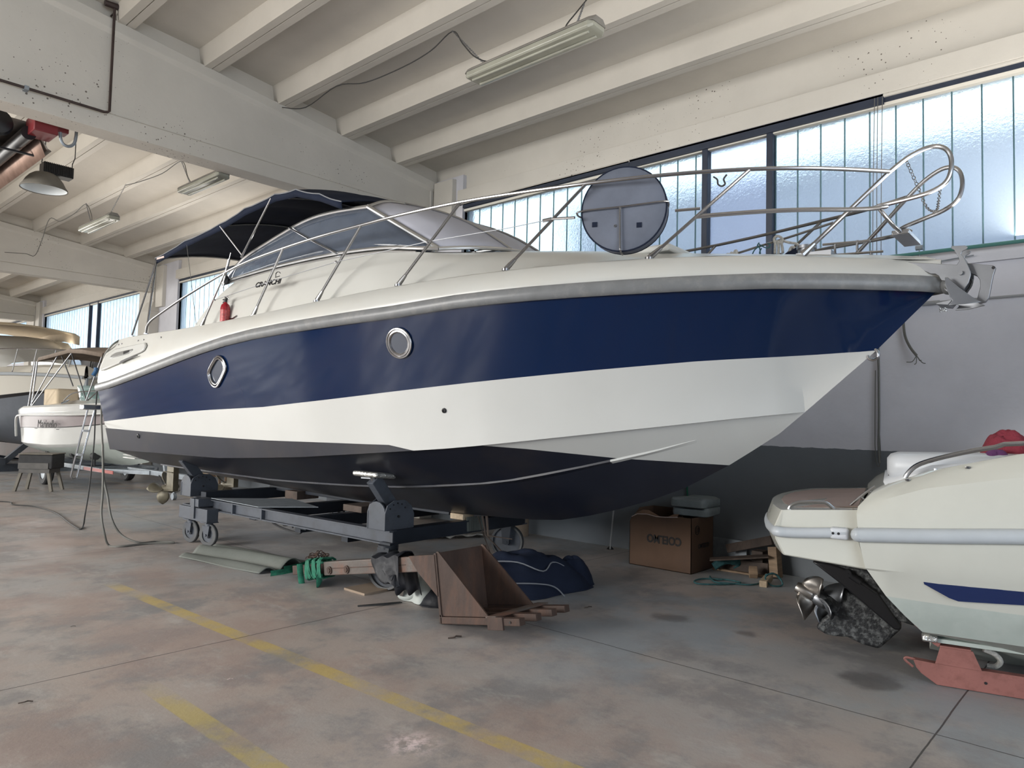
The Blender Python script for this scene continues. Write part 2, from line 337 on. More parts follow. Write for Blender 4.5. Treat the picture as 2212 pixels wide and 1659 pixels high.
def make_floor():
    m = bpy.data.materials.new('concrete_floor'); m.use_nodes = True; nt = m.node_tree; N = nt.nodes; L = nt.links; b = N['Principled BSDF']
    g = N.new('ShaderNodeNewGeometry'); sp = N.new('ShaderNodeSeparateXYZ'); L.new(g.outputs['Position'], sp.inputs[0])
    def math_(op, a, c=None, d=None):
        n = N.new('ShaderNodeMath'); n.operation = op
        for i, x in enumerate((a, c, d)):
            if x is None: continue
            if isinstance(x, (int,float)): n.inputs[i].default_value = x
            else: L.new(x, n.inputs[i])
        return n.outputs[0]
    def noise(sc, det=6, rg=.6, st=(1,1,1), off=0, dist=0):
        mp = N.new('ShaderNodeMapping'); mp.inputs['Scale'].default_value = st; mp.inputs['Location'].default_value = (off,off,0); L.new(g.outputs['Position'], mp.inputs[0])
        n = N.new('ShaderNodeTexNoise'); n.inputs['Scale'].default_value = sc; n.inputs['Detail'].default_value = det; n.inputs['Roughness'].default_value = rg; n.inputs['Distortion'].default_value = dist
        L.new(mp.outputs[0], n.inputs['Vector']); return n.outputs['Fac']
    def rng(x, a, c, lo=0., hi=1.):
        n = N.new('ShaderNodeMapRange'); n.interpolation_type = 'SMOOTHSTEP'; L.new(x, n.inputs[0]); n.inputs[1].default_value = a; n.inputs[2].default_value = c; n.inputs[3].default_value = lo; n.inputs[4].default_value = hi
        return n.outputs[0]
    def mix(f, a, c, bl='MIX'):
        n = N.new('ShaderNodeMix'); n.data_type = 'RGBA'; n.blend_type = bl
        if isinstance(f, float): n.inputs['Factor'].default_value = f
        else: L.new(f, n.inputs['Factor'])
        for k, x in (('A',a),('B',c)):
            if isinstance(x, tuple): n.inputs[k].default_value = (*x,1)
            else: L.new(x, n.inputs[k])
        return n.outputs['Result']
    col = mix(rng(noise(.45, 5, .55, off=3), .38, .62), (.39,.335,.305), (.345,.335,.33))
    col = mix(rng(noise(1.5, 8, .72, off=11), .44, .60), col, (.245,.235,.235))
    # reddish wear round the middle of the aisle
    red = math_('MULTIPLY', rng(noise(1.1, 6, .65, off=21), .42, .62), rng(sp.outputs['X'], 4.3, 2.8))
    col = mix(math_('MULTIPLY', red, .6), col, (.345,.255,.222))
    # pale chalky scuffs
    col = mix(math_('MULTIPLY', rng(noise(3.4, 10, .78, st=(1,.45,1), off=5), .53, .68), .62), col, (.46,.44,.42))
    # blue grey wash near the small boat
    blu = math_('MULTIPLY', rng(noise(.9, 7, .65, off=31), .45, .62), rng(sp.outputs['X'], 2.9, 4.2))
    col = mix(math_('MULTIPLY', blu, .8), col, (.31,.34,.37))
    # dark fine scratches
    sc = math_('MULTIPLY', rng(noise(7, 8, .8, st=(1,.18,1), off=9), .62, .72), .45)
    col = mix(sc, col, (.13,.12,.12))
    # oil stains
    for (x, y, r) in ([(4.842,1.336,0.130),(5.198,2.905,0.100),(5.833,1.545,0.120),(5.236,2.273,0.050)]):
        dx = math_('SUBTRACT', sp.outputs['X'], x); dy = math_('SUBTRACT', sp.outputs['Y'], y)
        d = math_('SQRT', math_('ADD', math_('MULTIPLY', dx, dx), math_('MULTIPLY', dy, dy)))
        d = math_('ADD', d, math_('MULTIPLY', noise(5, 4, .6, off=x), .25))
        col = mix(rng(d, r+.20, r+.10, 0, .6), col, (.09,.08,.08))
    # pink-white powder spill
    x0, y0 = (2.311,2.659)
    dx = math_('SUBTRACT', sp.outputs['X'], x0); dy = math_('SUBTRACT', sp.outputs['Y'], y0)
    d = math_('SQRT', math_('ADD', math_('MULTIPLY', dx, dx), math_('MULTIPLY', dy, dy)))
    col = mix(math_('MULTIPLY', rng(d, .19, .02), rng(noise(16, 8, .7), .42, .62)), col, (.75,.62,.62))
    # yellow lane paint, worn
    def lane(x0, k, y1, y2, w, off, amt):
        c = math_('MULTIPLY_ADD', sp.outputs['Y'], k, x0)
        dd = math_('ABSOLUTE', math_('SUBTRACT', sp.outputs['X'], c))
        mk = math_('MULTIPLY', rng(dd, w+.012, w), math_('MULTIPLY', rng(sp.outputs['Y'], y2+.5, y2), rng(sp.outputs['Y'], y1-.5, y1)))
        return math_('MULTIPLY', mk, math_('MULTIPLY', rng(noise(2.2, 7, .7, off=off), .36, .58, .12, 1.0), amt))
    col = mix(lane(2.70, -.032, 0, 6.6, .055, 2, .85), col, (.50,.38,.13))
    col = mix(lane(1.69, .012, 0, 3.9, .055, 6, .8), col, (.46,.37,.14))
    col = mix(lane(5.9, 0, 9, 20, .05, 4, .2), col, (.50,.38,.13))
    # saw-cut joints every 3.88 m
    def joint(ax, o, w=.006):
        t = math_('ADD', sp.outputs[ax], math_('MULTIPLY', noise(3, 3, .5, off=17), .02)); t = math_('SUBTRACT', t, o - 3.88*10 + .01)
        f = math_('MULTIPLY', math_('FRACT', math_('DIVIDE', t, 3.88)), 3.88); f = math_('MINIMUM', f, math_('SUBTRACT', 3.88, f))
        return rng(f, w, w*.5)
    jn = math_('MAXIMUM', joint('Y', 4.745), joint('X', 4.25))
    col = mix(math_('MULTIPLY', jn, .85), col, (.03,.028,.028))
    L.new(col, b.inputs['Base Color'])
    L.new(rng(noise(1.0, 6, .6, off=40), .3, .7, .32, .56), b.inputs['Roughness']); b.inputs['Specular IOR Level'].default_value = .45
    bp = N.new('ShaderNodeBump'); bp.inputs['Strength'].default_value = .3; bp.inputs['Distance'].default_value = .006
    L.new(math_('SUBTRACT', noise(20, 6, .7), math_('MULTIPLY', jn, 1.2)), bp.inputs['Height']); L.new(bp.outputs[0], b.inputs['Normal'])
    return m
MAT['floor'] = make_floor()

def make_window_glass(name, rough, tl, tint):
    m = bpy.data.materials.new(name); m.use_nodes = True; nt = m.node_tree; N = nt.nodes; L = nt.links
    for n in list(N): N.remove(n)
    out = N.new('ShaderNodeOutputMaterial'); g = N.new('ShaderNodeNewGeometry')
    rf = N.new('ShaderNodeBsdfRefraction'); rf.inputs['IOR'].default_value = 1.12; rf.inputs['Roughness'].default_value = rough; rf.inputs['Color'].default_value = (*tint,1)
    tr = N.new('ShaderNodeBsdfTranslucent'); tr.inputs['Color'].default_value = (tint[0]*.9, tint[1]*.92, tint[2], 1)
    gl = N.new('ShaderNodeBsdfGlossy'); gl.inputs['Roughness'].default_value = .3; gl.inputs['Color'].default_value = (.6,.6,.6,1)
    n = N.new('ShaderNodeTexNoise'); n.inputs['Scale'].default_value = 28; n.inputs['Detail'].default_value = 4; L.new(g.outputs['Position'], n.inputs['Vector'])
    bp = N.new('ShaderNodeBump'); bp.inputs['Strength'].default_value = .9; bp.inputs['Distance'].default_value = .02; L.new(n.outputs['Fac'], bp.inputs['Height']); L.new(bp.outputs[0], rf.inputs['Normal'])
    a = N.new('ShaderNodeMixShader'); a.inputs[0].default_value = tl; L.new(rf.outputs[0], a.inputs[1]); L.new(tr.outputs[0], a.inputs[2])
    c = N.new('ShaderNodeMixShader'); c.inputs[0].default_value = .06; L.new(a.outputs[0], c.inputs[1]); L.new(gl.outputs[0], c.inputs[2])
    L.new(c.outputs[0], out.inputs['Surface']); return m
MAT['u_glass'] = make_window_glass('frosted_u_glass', .28, .30, (.86,.93,.95))
MAT['glass_edge'] = make_window_glass('glass_flange', .3, .75, (.66,.86,.84))
MAT['flat_glass'] = make_window_glass('frosted_flat_glass', .32, .30, (.84,.90,.96))


# ------------------------------------------------------------------ the hall
XW = 7.57
def zrib(x): return 5.24 + .119*(7.84 - x) if x > -2 else 5.24 + .119*9.84 - .119*(-2 - x)
YB = [8.512, 19.1, 29.3]        # main beams across the hall
Y0, Y1 = -6.5, 40.0; XL = -8.3

f = MB(); f.add([(XL-.3,Y0-.3,0),(XW+.4,Y0-.3,0),(XW+.4,Y1,0),(XL-.3,Y1,0)], [(0,1,2,3)]); 
f.add([(XL-.3,Y0-.3,-.2),(XW+.4,Y0-.3,-.2),(XW+.4,Y1,-.2),(XL-.3,Y1,-.2)], [(0,3,2,1)])
obj('floor', f, MAT['floor'], smooth=False, kind='structure')
f = MB(); f.box((12,-40,-.3),(26,60,-.25)); f.box((XW+.5,-40,-.3),(12,60,-.25)); f.box((-40,-40,-.3),(XL-.4,60,-.25))
obj('ground', f, MAT['ground_out'], smooth=False, kind='structure')

# ribbed precast roof channels, laid parallel to the window wall
cl = MB(); pitch = .983
ks = range(-11, 6); RX = [2.88 + pitch*k for k in ks]
for i, x in enumerate(RX):
    zb = zrib(x); zt = zb + .26
    for s in (-1, 1):
        a, b = x + s*.006, x + s*.092
        lo = min(a,b); hi = max(a,b); t = .03
        cl.hexa([(lo, Y0, zb), (hi, Y0, zb), (hi, Y1, zb), (lo, Y1, zb), (lo-(t if s<0 else 0), Y0, zt+.1), (hi+(t if s>0 else 0), Y0, zt+.1), (hi+(t if s>0 else 0), Y1, zt+.1), (lo-(t if s<0 else 0), Y1, zt+.1)])
    xn = x + pitch; za = zrib(x+.12) + .24; zc = zrib(xn-.12) + .24
    cl.hexa([(x-.05,Y0,za+.008),(xn+.05,Y0,zc-.008),(xn+.05,Y1,zc-.008),(x-.05,Y1,za+.008),(x-.05,Y0,za+.15),(xn+.05,Y0,zc+.15),(xn+.05,Y1,zc+.15),(x-.05,Y1,za+.15)])
    for yb in YB:       # end diaphragms standing on the beams
        cl.hexa([(x+.09, yb+.06, zrib(x+.09)+.01), (xn-.09, yb+.06, zrib(xn-.09)+.01), (xn-.09, yb+.24, zrib(xn-.09)+.01), (x+.09, yb+.24, zrib(x+.09)+.01),
                 (x+.09, yb+.10, za+.05), (xn-.09, yb+.10, zc+.05), (xn-.09, yb+.20, zc+.05), (x+.09, yb+.20, za+.05)])
obj('ceiling', cl, MAT['soffit'], smooth=False, kind='structure')

# main beams: deep web, a groove and a wider lower flange, top falling to the wall
def beam(yb):
    b = MB(); z0 = 4.60; zg = 4.815
    xs = [XL, -2.0, XW-.02] ; rs = []
    for x in xs:
        zt = zrib(x) + .005
        rs.append([(x,yb-.01,z0),(x,yb-.01,zg-.02),(x,yb+.02,zg),(x,yb+.02,zg+.0),(x,yb+.012,zg+.03),(x,yb+.012,zt-.16),(x,yb-.03,zt-.12),(x,yb-.03,zt),(x,yb+.33,zt),(x,yb+.33,zt-.12),(x,yb+.28,zt-.16),(x,yb+.28,zg+.02),(x,yb+.30,zg),(x,yb+.30,z0)])
    b.rings(rs)
    return b
labels = ['nearest pitted concrete roof beam, with the pipe bent down its side', 'second concrete roof beam, behind the hanging bell lamp', 'farthest concrete roof beam, above the big cream boat']
for yb, la in zip(YB, labels):
    obj('roof_beam', beam(yb), MAT['plaster'], smooth=False, bevel=.006, kind='structure', label=la, cat='beam', group='concrete beams across the hall')

# window wall
w = MB()
for (a, b) in ((Y0, 23.25), (24.57, Y1)): w.box((XW, a, 0), (XW+.25, b, 2.90))
w.box((XW, 23.25, 2.80), (XW+.25, 24.57, 2.90))
w.box((XW+.03, Y0, 2.90), (XW+.25, Y1, 3.06)); w.box((XW-.012, Y0, 3.06), (XW+.25, Y1, 3.205))
BAYS = [(Y0, 7.9), (9.45, 17.96), (19.9, 28.68), (30.2, 38.5)]
prev = None
for (a, b) in BAYS:
    if prev is not None: w.box((XW, prev, 3.2), (XW+.25, a, 5.3))
    prev = b
w.box((XW, prev, 3.2), (XW+.25, Y1, 5.3))
obj('wall_right', w, MAT['wall'], smooth=False, kind='structure')
e = MB(); e.box((XW-.005, Y0, 4.845), (XW+.45, 8.02, 5.07)); e.box((XW-.005, 9.3, 4.845), (XW+.45, 18.1, 5.07)); e.box((XW-.005, 19.7, 4.845), (XW+.45, 28.85, 5.07)); e.box((XW-.005, 30.1, 4.845), (XW+.45, Y1, 5.07))
e.box((XW+.07, Y0, 5.06), (XW+.45, Y1, 5.7))
e.box((XW+.0, Y0, 4.815), (XW+.12, 7.98, 4.845)); e.box((XW, 9.4, 4.815), (XW+.12, 18.0, 4.845)); e.box((XW, 19.85, 4.815), (XW+.12, 28.75, 4.845))
obj('trim_1', e, MAT['plaster'], smooth=False, bevel=.006, kind='structure')
for i, yb in enumerate(YB):
    c = MB(); c.box((XW-.09, yb-.46, 4.2), (XW+.3, yb-.04, 5.25)); c.box((XW-.09, yb+.34, 0), (XW+.3, yb+1.0, 5.35)); 
    c.box((XW-.24, yb-.1, 0), (XW+.2, yb+.45, 4.1)); c.hexa([(XW-.24,yb-.1,4.1),(XW+.2,yb-.1,4.1),(XW+.2,yb+.45,4.1),(XW-.24,yb+.45,4.1),(XW-.12,yb+.0,4.35),(XW+.2,yb+.0,4.35),(XW+.2,yb+.42,4.35),(XW-.12,yb+.42,4.35)])
    c.box((XW-.12, yb+.0, 4.35), (XW+.2, yb+.42, 5.3))
    obj('column', c, MAT['plaster'], smooth=False, bevel=.01, kind='structure', label=['pale concrete wall column behind the blue cruiser windscreen','pale concrete wall column with a corbel behind the sun canopy legs','far concrete wall column behind the cream boat roof'][i], cat='column', group='concrete wall columns')

# windows: upright frosted U-section glass between steel mullions
def window(n, a, b, flats=(), muls=(), step=.2393, phase=.9145):
    z0, z1 = 3.205, 4.79; x = XW + .10
    root = MB(); 
    edges = sorted([a, b] + list(muls)); 
    for p, q in zip(edges[:-1], edges[1:]):
        isflat = any(abs(p-u) < .08 and abs(q-v) < .08 for u, v in flats)
        if isflat: root.box((x, p, z0), (x+.008, q, z1), 1)
        else:
            root.box((x, p, z0), (x+.008, q, z1), 0)
            k = math.ceil((p-phase)/step)
            while phase + k*step < q:
                y = phase + k*step
                dp = .014 if n == 1 else .004; root.box((x-dp-.001, y-.006, z0), (x-.001, y+.006, z1), 2); k += 1
    w = obj('window_%d' % n, root, [MAT['u_glass'], MAT['flat_glass'], MAT['glass_edge']], smooth=False, kind='structure')
    fr = MB(); fr.box((XW+.03, a, 4.765), (XW+.10, b, 4.825)); fr.box((XW+.05, a-.04, z0), (XW+.14, a, 4.83)); fr.box((XW+.05, b, z0), (XW+.14, b+.05, 4.83))
    for m in muls: fr.box((XW+.02, m-.035, z0), (XW+.12, m+.035, 4.80)); 
    if n == 1: fr.box((XW-.0, 1.96, 4.745), (XW+.06, 4.9, 4.845)); fr.box((XW, 4.9, 4.775), (XW+.05, 7.9, 4.84))
    obj('window_frame', fr, MAT['frame_dark'], w, smooth=False, bevel=.004)
    st = MB(); st.box((XW+.03, a, 4.73), (XW+.09, b, 4.764)); st.box((XW+.02, a, z0), (XW+.11, b, z0+.012))
    obj('window_bead', st, MAT['cream'], w, smooth=False)
    return w
window(1, Y0+.02, 7.9, [(3.111,3.878)], [3.111, 3.878])
window(2, 9.45, 17.96, [(13.3,14.0)], [13.3, 14.0])
window(3, 19.9, 28.68, [(23.5,24.22)], [23.5, 24.22])
window(4, 30.2, 38.5)

# glazed door in the far bay
d = MB(); y0, y1 = 23.25, 24.57; x = XW+.05
for (a, b) in ((y0, y0+.09), (y1-.09, y1), (23.86, 23.96)): d.box((x, a, 0), (x+.07, b, 2.8))
for z in (0, 1.0, 2.02, 2.70): d.box((x, y0, z), (x+.07, y1, z+.1))
dr = obj('door_1', d, MAT['frame_dark'], smooth=False, kind='structure')
g = MB(); g.box((x+.03, y0, 0), (x+.036, y1, 2.8)); obj('pane', g, MAT['flat_glass'], dr, smooth=False)
g = MB(); g.cyl((x-.05,23.83,1.0),(x-.05,23.83,1.25), .012); obj('door_handle', g, MAT['steel'], dr)

# the other walls, with the open gates the daylight comes in by
w = MB()
for (a, b, z) in ((Y0, 5.2, 0), (13.8, 19.3, 0), (26.7, Y1, 0)): w.box((XL-.25, a, 0), (XL, b, 6.3))
w.box((XL-.25, 5.2, 4.7), (XL, 13.8, 6.3)); w.box((XL-.25, 19.3, 4.7), (XL, 26.7, 6.3))
obj('wall_left', w, MAT['wall'], smooth=False, kind='structure')
w = MB(); w.box((XL, Y1-.25, 0), (-7.2, Y1, 6.5)); w.box((2.2, Y1-.25, 0), (XW+.3, Y1, 6.5)); w.box((-7.2, Y1-.25, 5.0), (2.2, Y1, 6.5)); obj('wall_far', w, MAT['wall'], smooth=False, kind='structure')
w = MB(); w.box((XL, Y0-.25, 0), (-4.6, Y0, 6.5)); w.box((2.6, Y0-.25, 0), (XW+.3, Y0, 6.5)); w.box((-4.6, Y0-.25, 4.5), (2.6, Y0, 6.5))
obj('wall_near', w, MAT['wall'], smooth=False, kind='structure')
# roof skin so no sky leaks in
w = MB(); w.hexa([(XL-.3,Y0-.3,6.75),(XW+.5,Y0-.3,5.68),(XW+.5,Y1,5.68),(XL-.3,Y1,6.75),(XL-.3,Y0-.3,6.95),(XW+.5,Y0-.3,5.9),(XW+.5,Y1,5.9),(XL-.3,Y1,6.95)])
obj('roof', w, MAT['soffit'], smooth=False, kind='structure')
# neighbouring building seen blurred through the glass
w = MB(); w.box((12.0,-30,0),(20,9.2,5.8)); w.box((11.9,-30,5.7),(20,9.3,5.9)); 
nb = obj('building', w, MAT['outside'], smooth=False, label='blue-grey neighbouring building blurred behind the frosted window glass', cat='building')

# conduits and small fittings on the window wall
p = MB(); p.tube([(XW-.03, Y0, 2.725), (XW-.03, 1.52, 2.725)], .011); p.tube([(XW-.03, 1.5, 2.72), (XW-.03, 7.8, 2.70)], .015); p.tube([(XW-.03,1.48,2.722),(XW-.03,1.64,2.722)], .02)
obj('wall_conduit', p, MAT['pvc'], label='thin grey conduit running along the wall under the window sill', cat='pipe')
p = MB(); p.tube([(7.450,2.049,3.183), (7.450,0.826,3.181), (7.45,-2.0,3.19)], .018)
gp = obj('blind_rod', p, MAT['green_pipe'], label='green rod running along the window sill behind the anchor', cat='rod')
p = MB(); y = 1.625
p.tube([(7.45,y,3.22),(7.45,y,3.12),(7.46,y+.03,3.09),(7.48,y+.09,3.13)], .006); p.tube([(7.45,y,3.09),(7.5,y-.1,3.09),(7.52,y-.42,3.12)], .006); p.tube([(7.45,y-.03,3.235),(7.45,y+.03,3.235)],.024)
obj('bracket', p, MAT['galv'], gp)
c = MB()
for (ya, yb_, z) in [(2.027,2.042,3.100),(1.998,2.005,3.100),(1.956,1.967,3.100)]:
    c.tube([(7.52, ya, 4.8), (7.51, (ya+yb_)/2+.005, 3.9), (7.5, yb_, z)], .0035, 5)
obj('pull_string', c, MAT['wire_grey'], label='three thin grey cords hanging down the window behind the bow rail', cat='cord')
c = MB(); c.tube([(7.530,2.010,2.556), (7.530,1.998,2.150), (7.530,1.995,1.658), (7.530,2.000,1.390), (7.520,1.989,1.214)], .011, 6, smooth=3)
c.tube([(7.530,2.027,2.106), (7.530,2.032,1.389), (7.520,2.005,1.177), (7.520,1.981,1.258), (7.530,1.991,1.480)], .004, 5, smooth=3)
obj('hanging_cable', c, MAT['wire_grey'], label='doubled grey cable hanging straight down the wall beside the bow eye', cat='cable')
c = MB(); c.tube([(7.530,1.782,2.584), (7.520,1.765,2.427), (7.500,1.717,2.313), (7.480,1.659,2.231)], .012, 6, smooth=4)
for q in ((7.460,1.740,2.171), (7.460,1.674,2.147), (7.460,1.582,2.153), (7.460,1.616,2.184)):
    c.tube([(7.480,1.659,2.231), V(q)*.5+V((7.480,1.644,2.178))*.5, q], .004, 5, smooth=3)
obj('wall_cable', c, MAT['wire_grey'], label='short grey cable with frayed ends curling off the wall right of the stem', cat='cable')

# ------------------------------------------------------------------ things under the roof
t = thing('conduit_pipe', 'dark iron pipe running down and along the nearest roof beam', 'pipe', (2.74, 8.44, 4.8))
p = MB(); xb = 2.742; yb = 8.512-.07
p.tube([(xb-.01, yb+.0, 5.99), (xb, yb, 5.96), (xb, yb, 4.80), (xb-.02, yb, 4.783), (xb-.05, yb, 4.775), (-3, yb, 4.775)], .014, 10)
obj('pipe', p, MAT['pipe_iron'], t, True)
p = MB(); p.tube([(xb-.10, yb, 5.97),(xb+.03,yb,5.975)], .034); p.tube([(xb, yb, 5.9),(xb, yb+.1, 5.9)], .01); obj('elbow', p, MAT['pipe_iron'], t, True)
for x in (1.97, .9):
    p = MB(); p.box((x-.02, yb-.02, 4.755), (x+.02, yb+.07, 4.795)); obj('clip', p, MAT['galv'], t, True)

def tube_light(name, label, a, zh, chains, cable=None, L=1.28, w=.19, h=.10):
    # a: end nearest the far wall (x,y,z of underside); runs along -Y for length L
    ax, ay, az = a; cy = ay - L/2
    t = thing('fluorescent_light', label, 'light', (ax, cy, az), 0, 'twin tube lights hung on chains')
    def ring(y, ww, z0, z1):
        return [(ax-ww/2, y, z0+.012), (ax-ww/2+.012, y, z0), (ax+ww/2-.012, y, z0), (ax+ww/2, y, z0+.012), (ax+ww/2-.005, y, z1), (ax-ww/2+.005, y, z1)]
    m = MB(); m.rings([ring(ay-.005, w*.72, az+.02, az+.05), ring(ay-.04, w, az, az+.055), ring(ay-L+.04, w, az, az+.055), ring(ay-L+.005, w*.72, az+.02, az+.05)])
    for x in (-.045, .045): m.tube([(ax+x, ay-.06, az-.004), (ax+x, ay-L+.06, az-.004)], .012, 6)
    obj('diffuser', m, MAT['diffuser'], t, True, bevel=.004)
    m = MB(); m.rings([[(ax-ww/2, y, az+.052), (ax+ww/2, y, az+.052), (ax+ww/2*.9, y, az+.07), (ax+ww/2*.55, y, az+h), (ax-ww/2*.55, y, az+h), (ax-ww/2*.9, y, az+.07)] for y, ww in ((ay, w*.8), (ay-.05, w+.012), (ay-L+.05, w+.012), (ay-L, w*.8))])
    obj('housing', m, MAT['lamp_body'], t, True, bevel=.004)
    for (yy, top) in chains:
        c = MB(); c.tube([(ax, yy, az+h), (ax, yy, az+h+.035)], .012, 8); c.tube([(ax, yy-.04, az+h+.01),(ax, yy+.04, az+h+.01)], .008, 6)
        obj('bracket', c, MAT['lamp_body'], t, True)
        c = MB(); p0 = V(ax, yy, az+h+.03); p1 = V(top); n = max(3, int((p1-p0).length/.035)); d = (p1-p0)/n
        for i in range(n):
            q = p0 + d*i; u = V(1,0,0) if i % 2 else V(0,1,0); u = (u - d.normalized()*u.dot(d.normalized())).normalized()*.007
            c.tube([q, q+d*.3+u, q+d*.9+u, q+d*1.15, q+d*.9-u, q+d*.3-u], .0022, 4, loop=True)
        obj('chain', c, MAT['steel_dull'], t, True)
    return t
la = (4.121,4.235,4.350)
tube_light('l', 'long greenish tube light on chains, the nearest and largest, above the bow', la, 5.5, [(la[1]-.14, (4.703,5.122,5.370)), (la[1]-1.10, (4.661,3.478,5.000))], L=1.30, w=.2)
lb = (4.227,10.000,4.550)
tube_light('l', 'tube light half hidden by the nearest beam, above the sun canopy', lb, 5.5, [(lb[1]-.2, (4.532,10.824,5.300)), (lb[1]-.95, (lb[0]+.02, lb[1]-1.0, 5.3))], L=1.19)
lc = (3.826,12.640,4.350)
tube_light('l', 'smallest tube light, the farthest one over the small open boat', lc, 5.5, [(lc[1]-.3, (4.271,14.068,5.200)), (lc[1]-1.15, (4.308,12.347,5.200))])
def hang(name, label, pts, r=.006, mt='wire_grey', sm=5):
    c = MB(); c.tube(pts, r, 6, smooth=sm); return obj(name, c, MAT[mt], label=label, cat='cable')
hang('lamp_cable', 'dark cable looping under the roof ribs to the nearest tube light', [(4.797,8.450,5.553), (4.713,7.753,5.330), (4.672,7.039,5.370), (4.743,6.575,5.300), (4.781,5.973,5.300), (4.780,5.528,5.330), (4.715,5.134,5.370), (4.340,4.581,4.900), (4.047,4.103,4.500), (la[0], la[1]-.3, la[2]+.11), (la[0], la[1]-.9, la[2]+.11), (4.370,3.403,4.700), (4.863,3.566,5.200)], .006, 'wire')
hang('lamp_cable', 'grey cable looping between the two farther tube lights', [(4.181,18.900,4.978), (4.585,18.950,5.030), (4.752,18.900,5.012), (4.511,17.500,5.093), (4.304,16.260,5.300), (4.376,15.848,5.200), (4.369,15.025,5.200), (4.285,14.139,5.200), (4.073,13.140,4.800), (lc[0], lc[1]-.35, lc[2]+.11)], .007)
hang('lamp_cable', 'thin cable sagging from the roof rib to the half hidden tube light', [(4.327,12.398,5.200), (4.395,12.051,5.200), (4.523,11.490,5.250), (4.532,10.824,5.300), (4.238,9.906,4.800), (lb[0], lb[1]-.25, lb[2]+.11)], .006)

# bell-shaped bay lamp
bx, by, bz = 2.70, 10.5, 4.33
t = thing('bay_lamp', 'dusty grey bell-shaped lamp hanging below the heater hood', 'lamp', (bx, by, bz))
prof = [(.262,0),(.258,.02),(.235,.05),(.205,.11),(.165,.165),(.12,.20),(.08,.215)]
m = MB(); m.lathe(prof, (bx,by,bz), n=32); obj('shade', m, MAT['dusty'], t, True, solid=.006)
m = MB(); m.lathe([(.252,.008),(.225,.055),(.19,.11),(.15,.155),(.0,.18)], (bx,by,bz), n=32); obj('reflector', m, MAT['lamp_white'], t, True)
m = MB(); m.box((bx-.04,by-.09,bz+.20),(bx+.30,by+.09,bz+.34))
for i in range(16): m.box((bx-.03+i*.02, by-.10, bz+.21),(bx-.022+i*.02, by+.10, bz+.345))
obj('ballast_housing', m, MAT['drive_clean'], t, True, bevel=.003)
for x, la_ in ((bx-.04,0),(bx+.30,0)):
    m = MB(); m.tube([(x, by, bz+.34), (x+.01, by+.02, bz+.42), (x+.03, by, bz+.5), (x+.03, by, zrib(x)+.2)], .006, 5); obj('hanger', m, MAT['wire'], t, True)

# gas radiant heater
t = thing('radiant_heater', 'long tarnished radiant heater hood with a red burner box, below the roof', 'heater', (2.1, 11.5, 4.5))
hx0, hx1, ya, yb_ = 1.48, 2.41, 9.25, 15.5
m = MB()
pr = [(hx0-.02,4.450),(hx0+.02,4.470),(hx0+.16,4.710),(hx1-.16,4.710),(hx1-.02,4.470),(hx1+.02,4.450)]
m.grid([[(x, y, z) for x, z in pr] for y in (ya, 11.2, 13.4, yb_)]); obj('reflector_hood', m, MAT['tin'], t, True, solid=.008, angle=20)
m = MB(); m.grid([[(hx1-.155, y, 4.690), (hx1-.03, y, 4.385)] for y in (ya+.02, yb_)]); obj('side_sheet', m, MAT['tin_pink'], t, True, solid=.004)
for x in (1.78, 2.18):
    m = MB(); m.tube([(x, ya-.1, 4.560), (x, yb_, 4.560)], .075, 16); obj('radiant_tube', m, MAT['drive_clean'], t, True)
m = MB(); m.box((2.17, 8.92, 4.540), (2.40, 9.24, 4.730)); obj('burner_box', m, MAT['red_box'], t, True, bevel=.01)
m = MB(); m.box((2.40, 8.98, 4.610), (2.52, 9.14, 4.700)); obj('gas_valve', m, MAT['red_box'], t, True, bevel=.01)
m = MB(); m.lathe([(.14,0),(.15,.02),(.12,.04),(.13,.07),(.07,.09),(.0,.1)], (1.90, 9.22, 4.610), (0,-1,0), n=28); obj('fan_housing', m, MAT['drive_clean'], t, True)
m = MB(); m.tube([(2.44, 9.0, 4.620), (2.45, 9.0, 4.530), (2.49, 9.0, 4.480), (2.55, 9.0, 4.490), (2.59, 9.0, 4.560), (2.60, 9.0, 4.750)], .017, 8, smooth=4); obj('gas_hose', m, MAT['galv'], t, True)
for y in (9.6, 12.0, 14.6):
    m = MB(); m.bar((hx0-.03, y, 4.460), (hx1+.03, y, 4.460), .03, .02); obj('cross_bracket', m, MAT['drive_clean'], t, True)
    m = MB(); m.tube([(hx0+.1, y, 4.710), (hx0+.1, y, zrib(hx0)+.2)], .005, 5); obj('hanger', m, MAT['wire'], t, True)


# ------------------------------------------------------------------ the blue cabin cruiser (local frame: x forward, y to port, z up)
CR = thing('cabin_cruiser', 'large navy and white cabin cruiser standing on a grey trolley', 'boat', (5.100,5.300,0.000), -1.532)
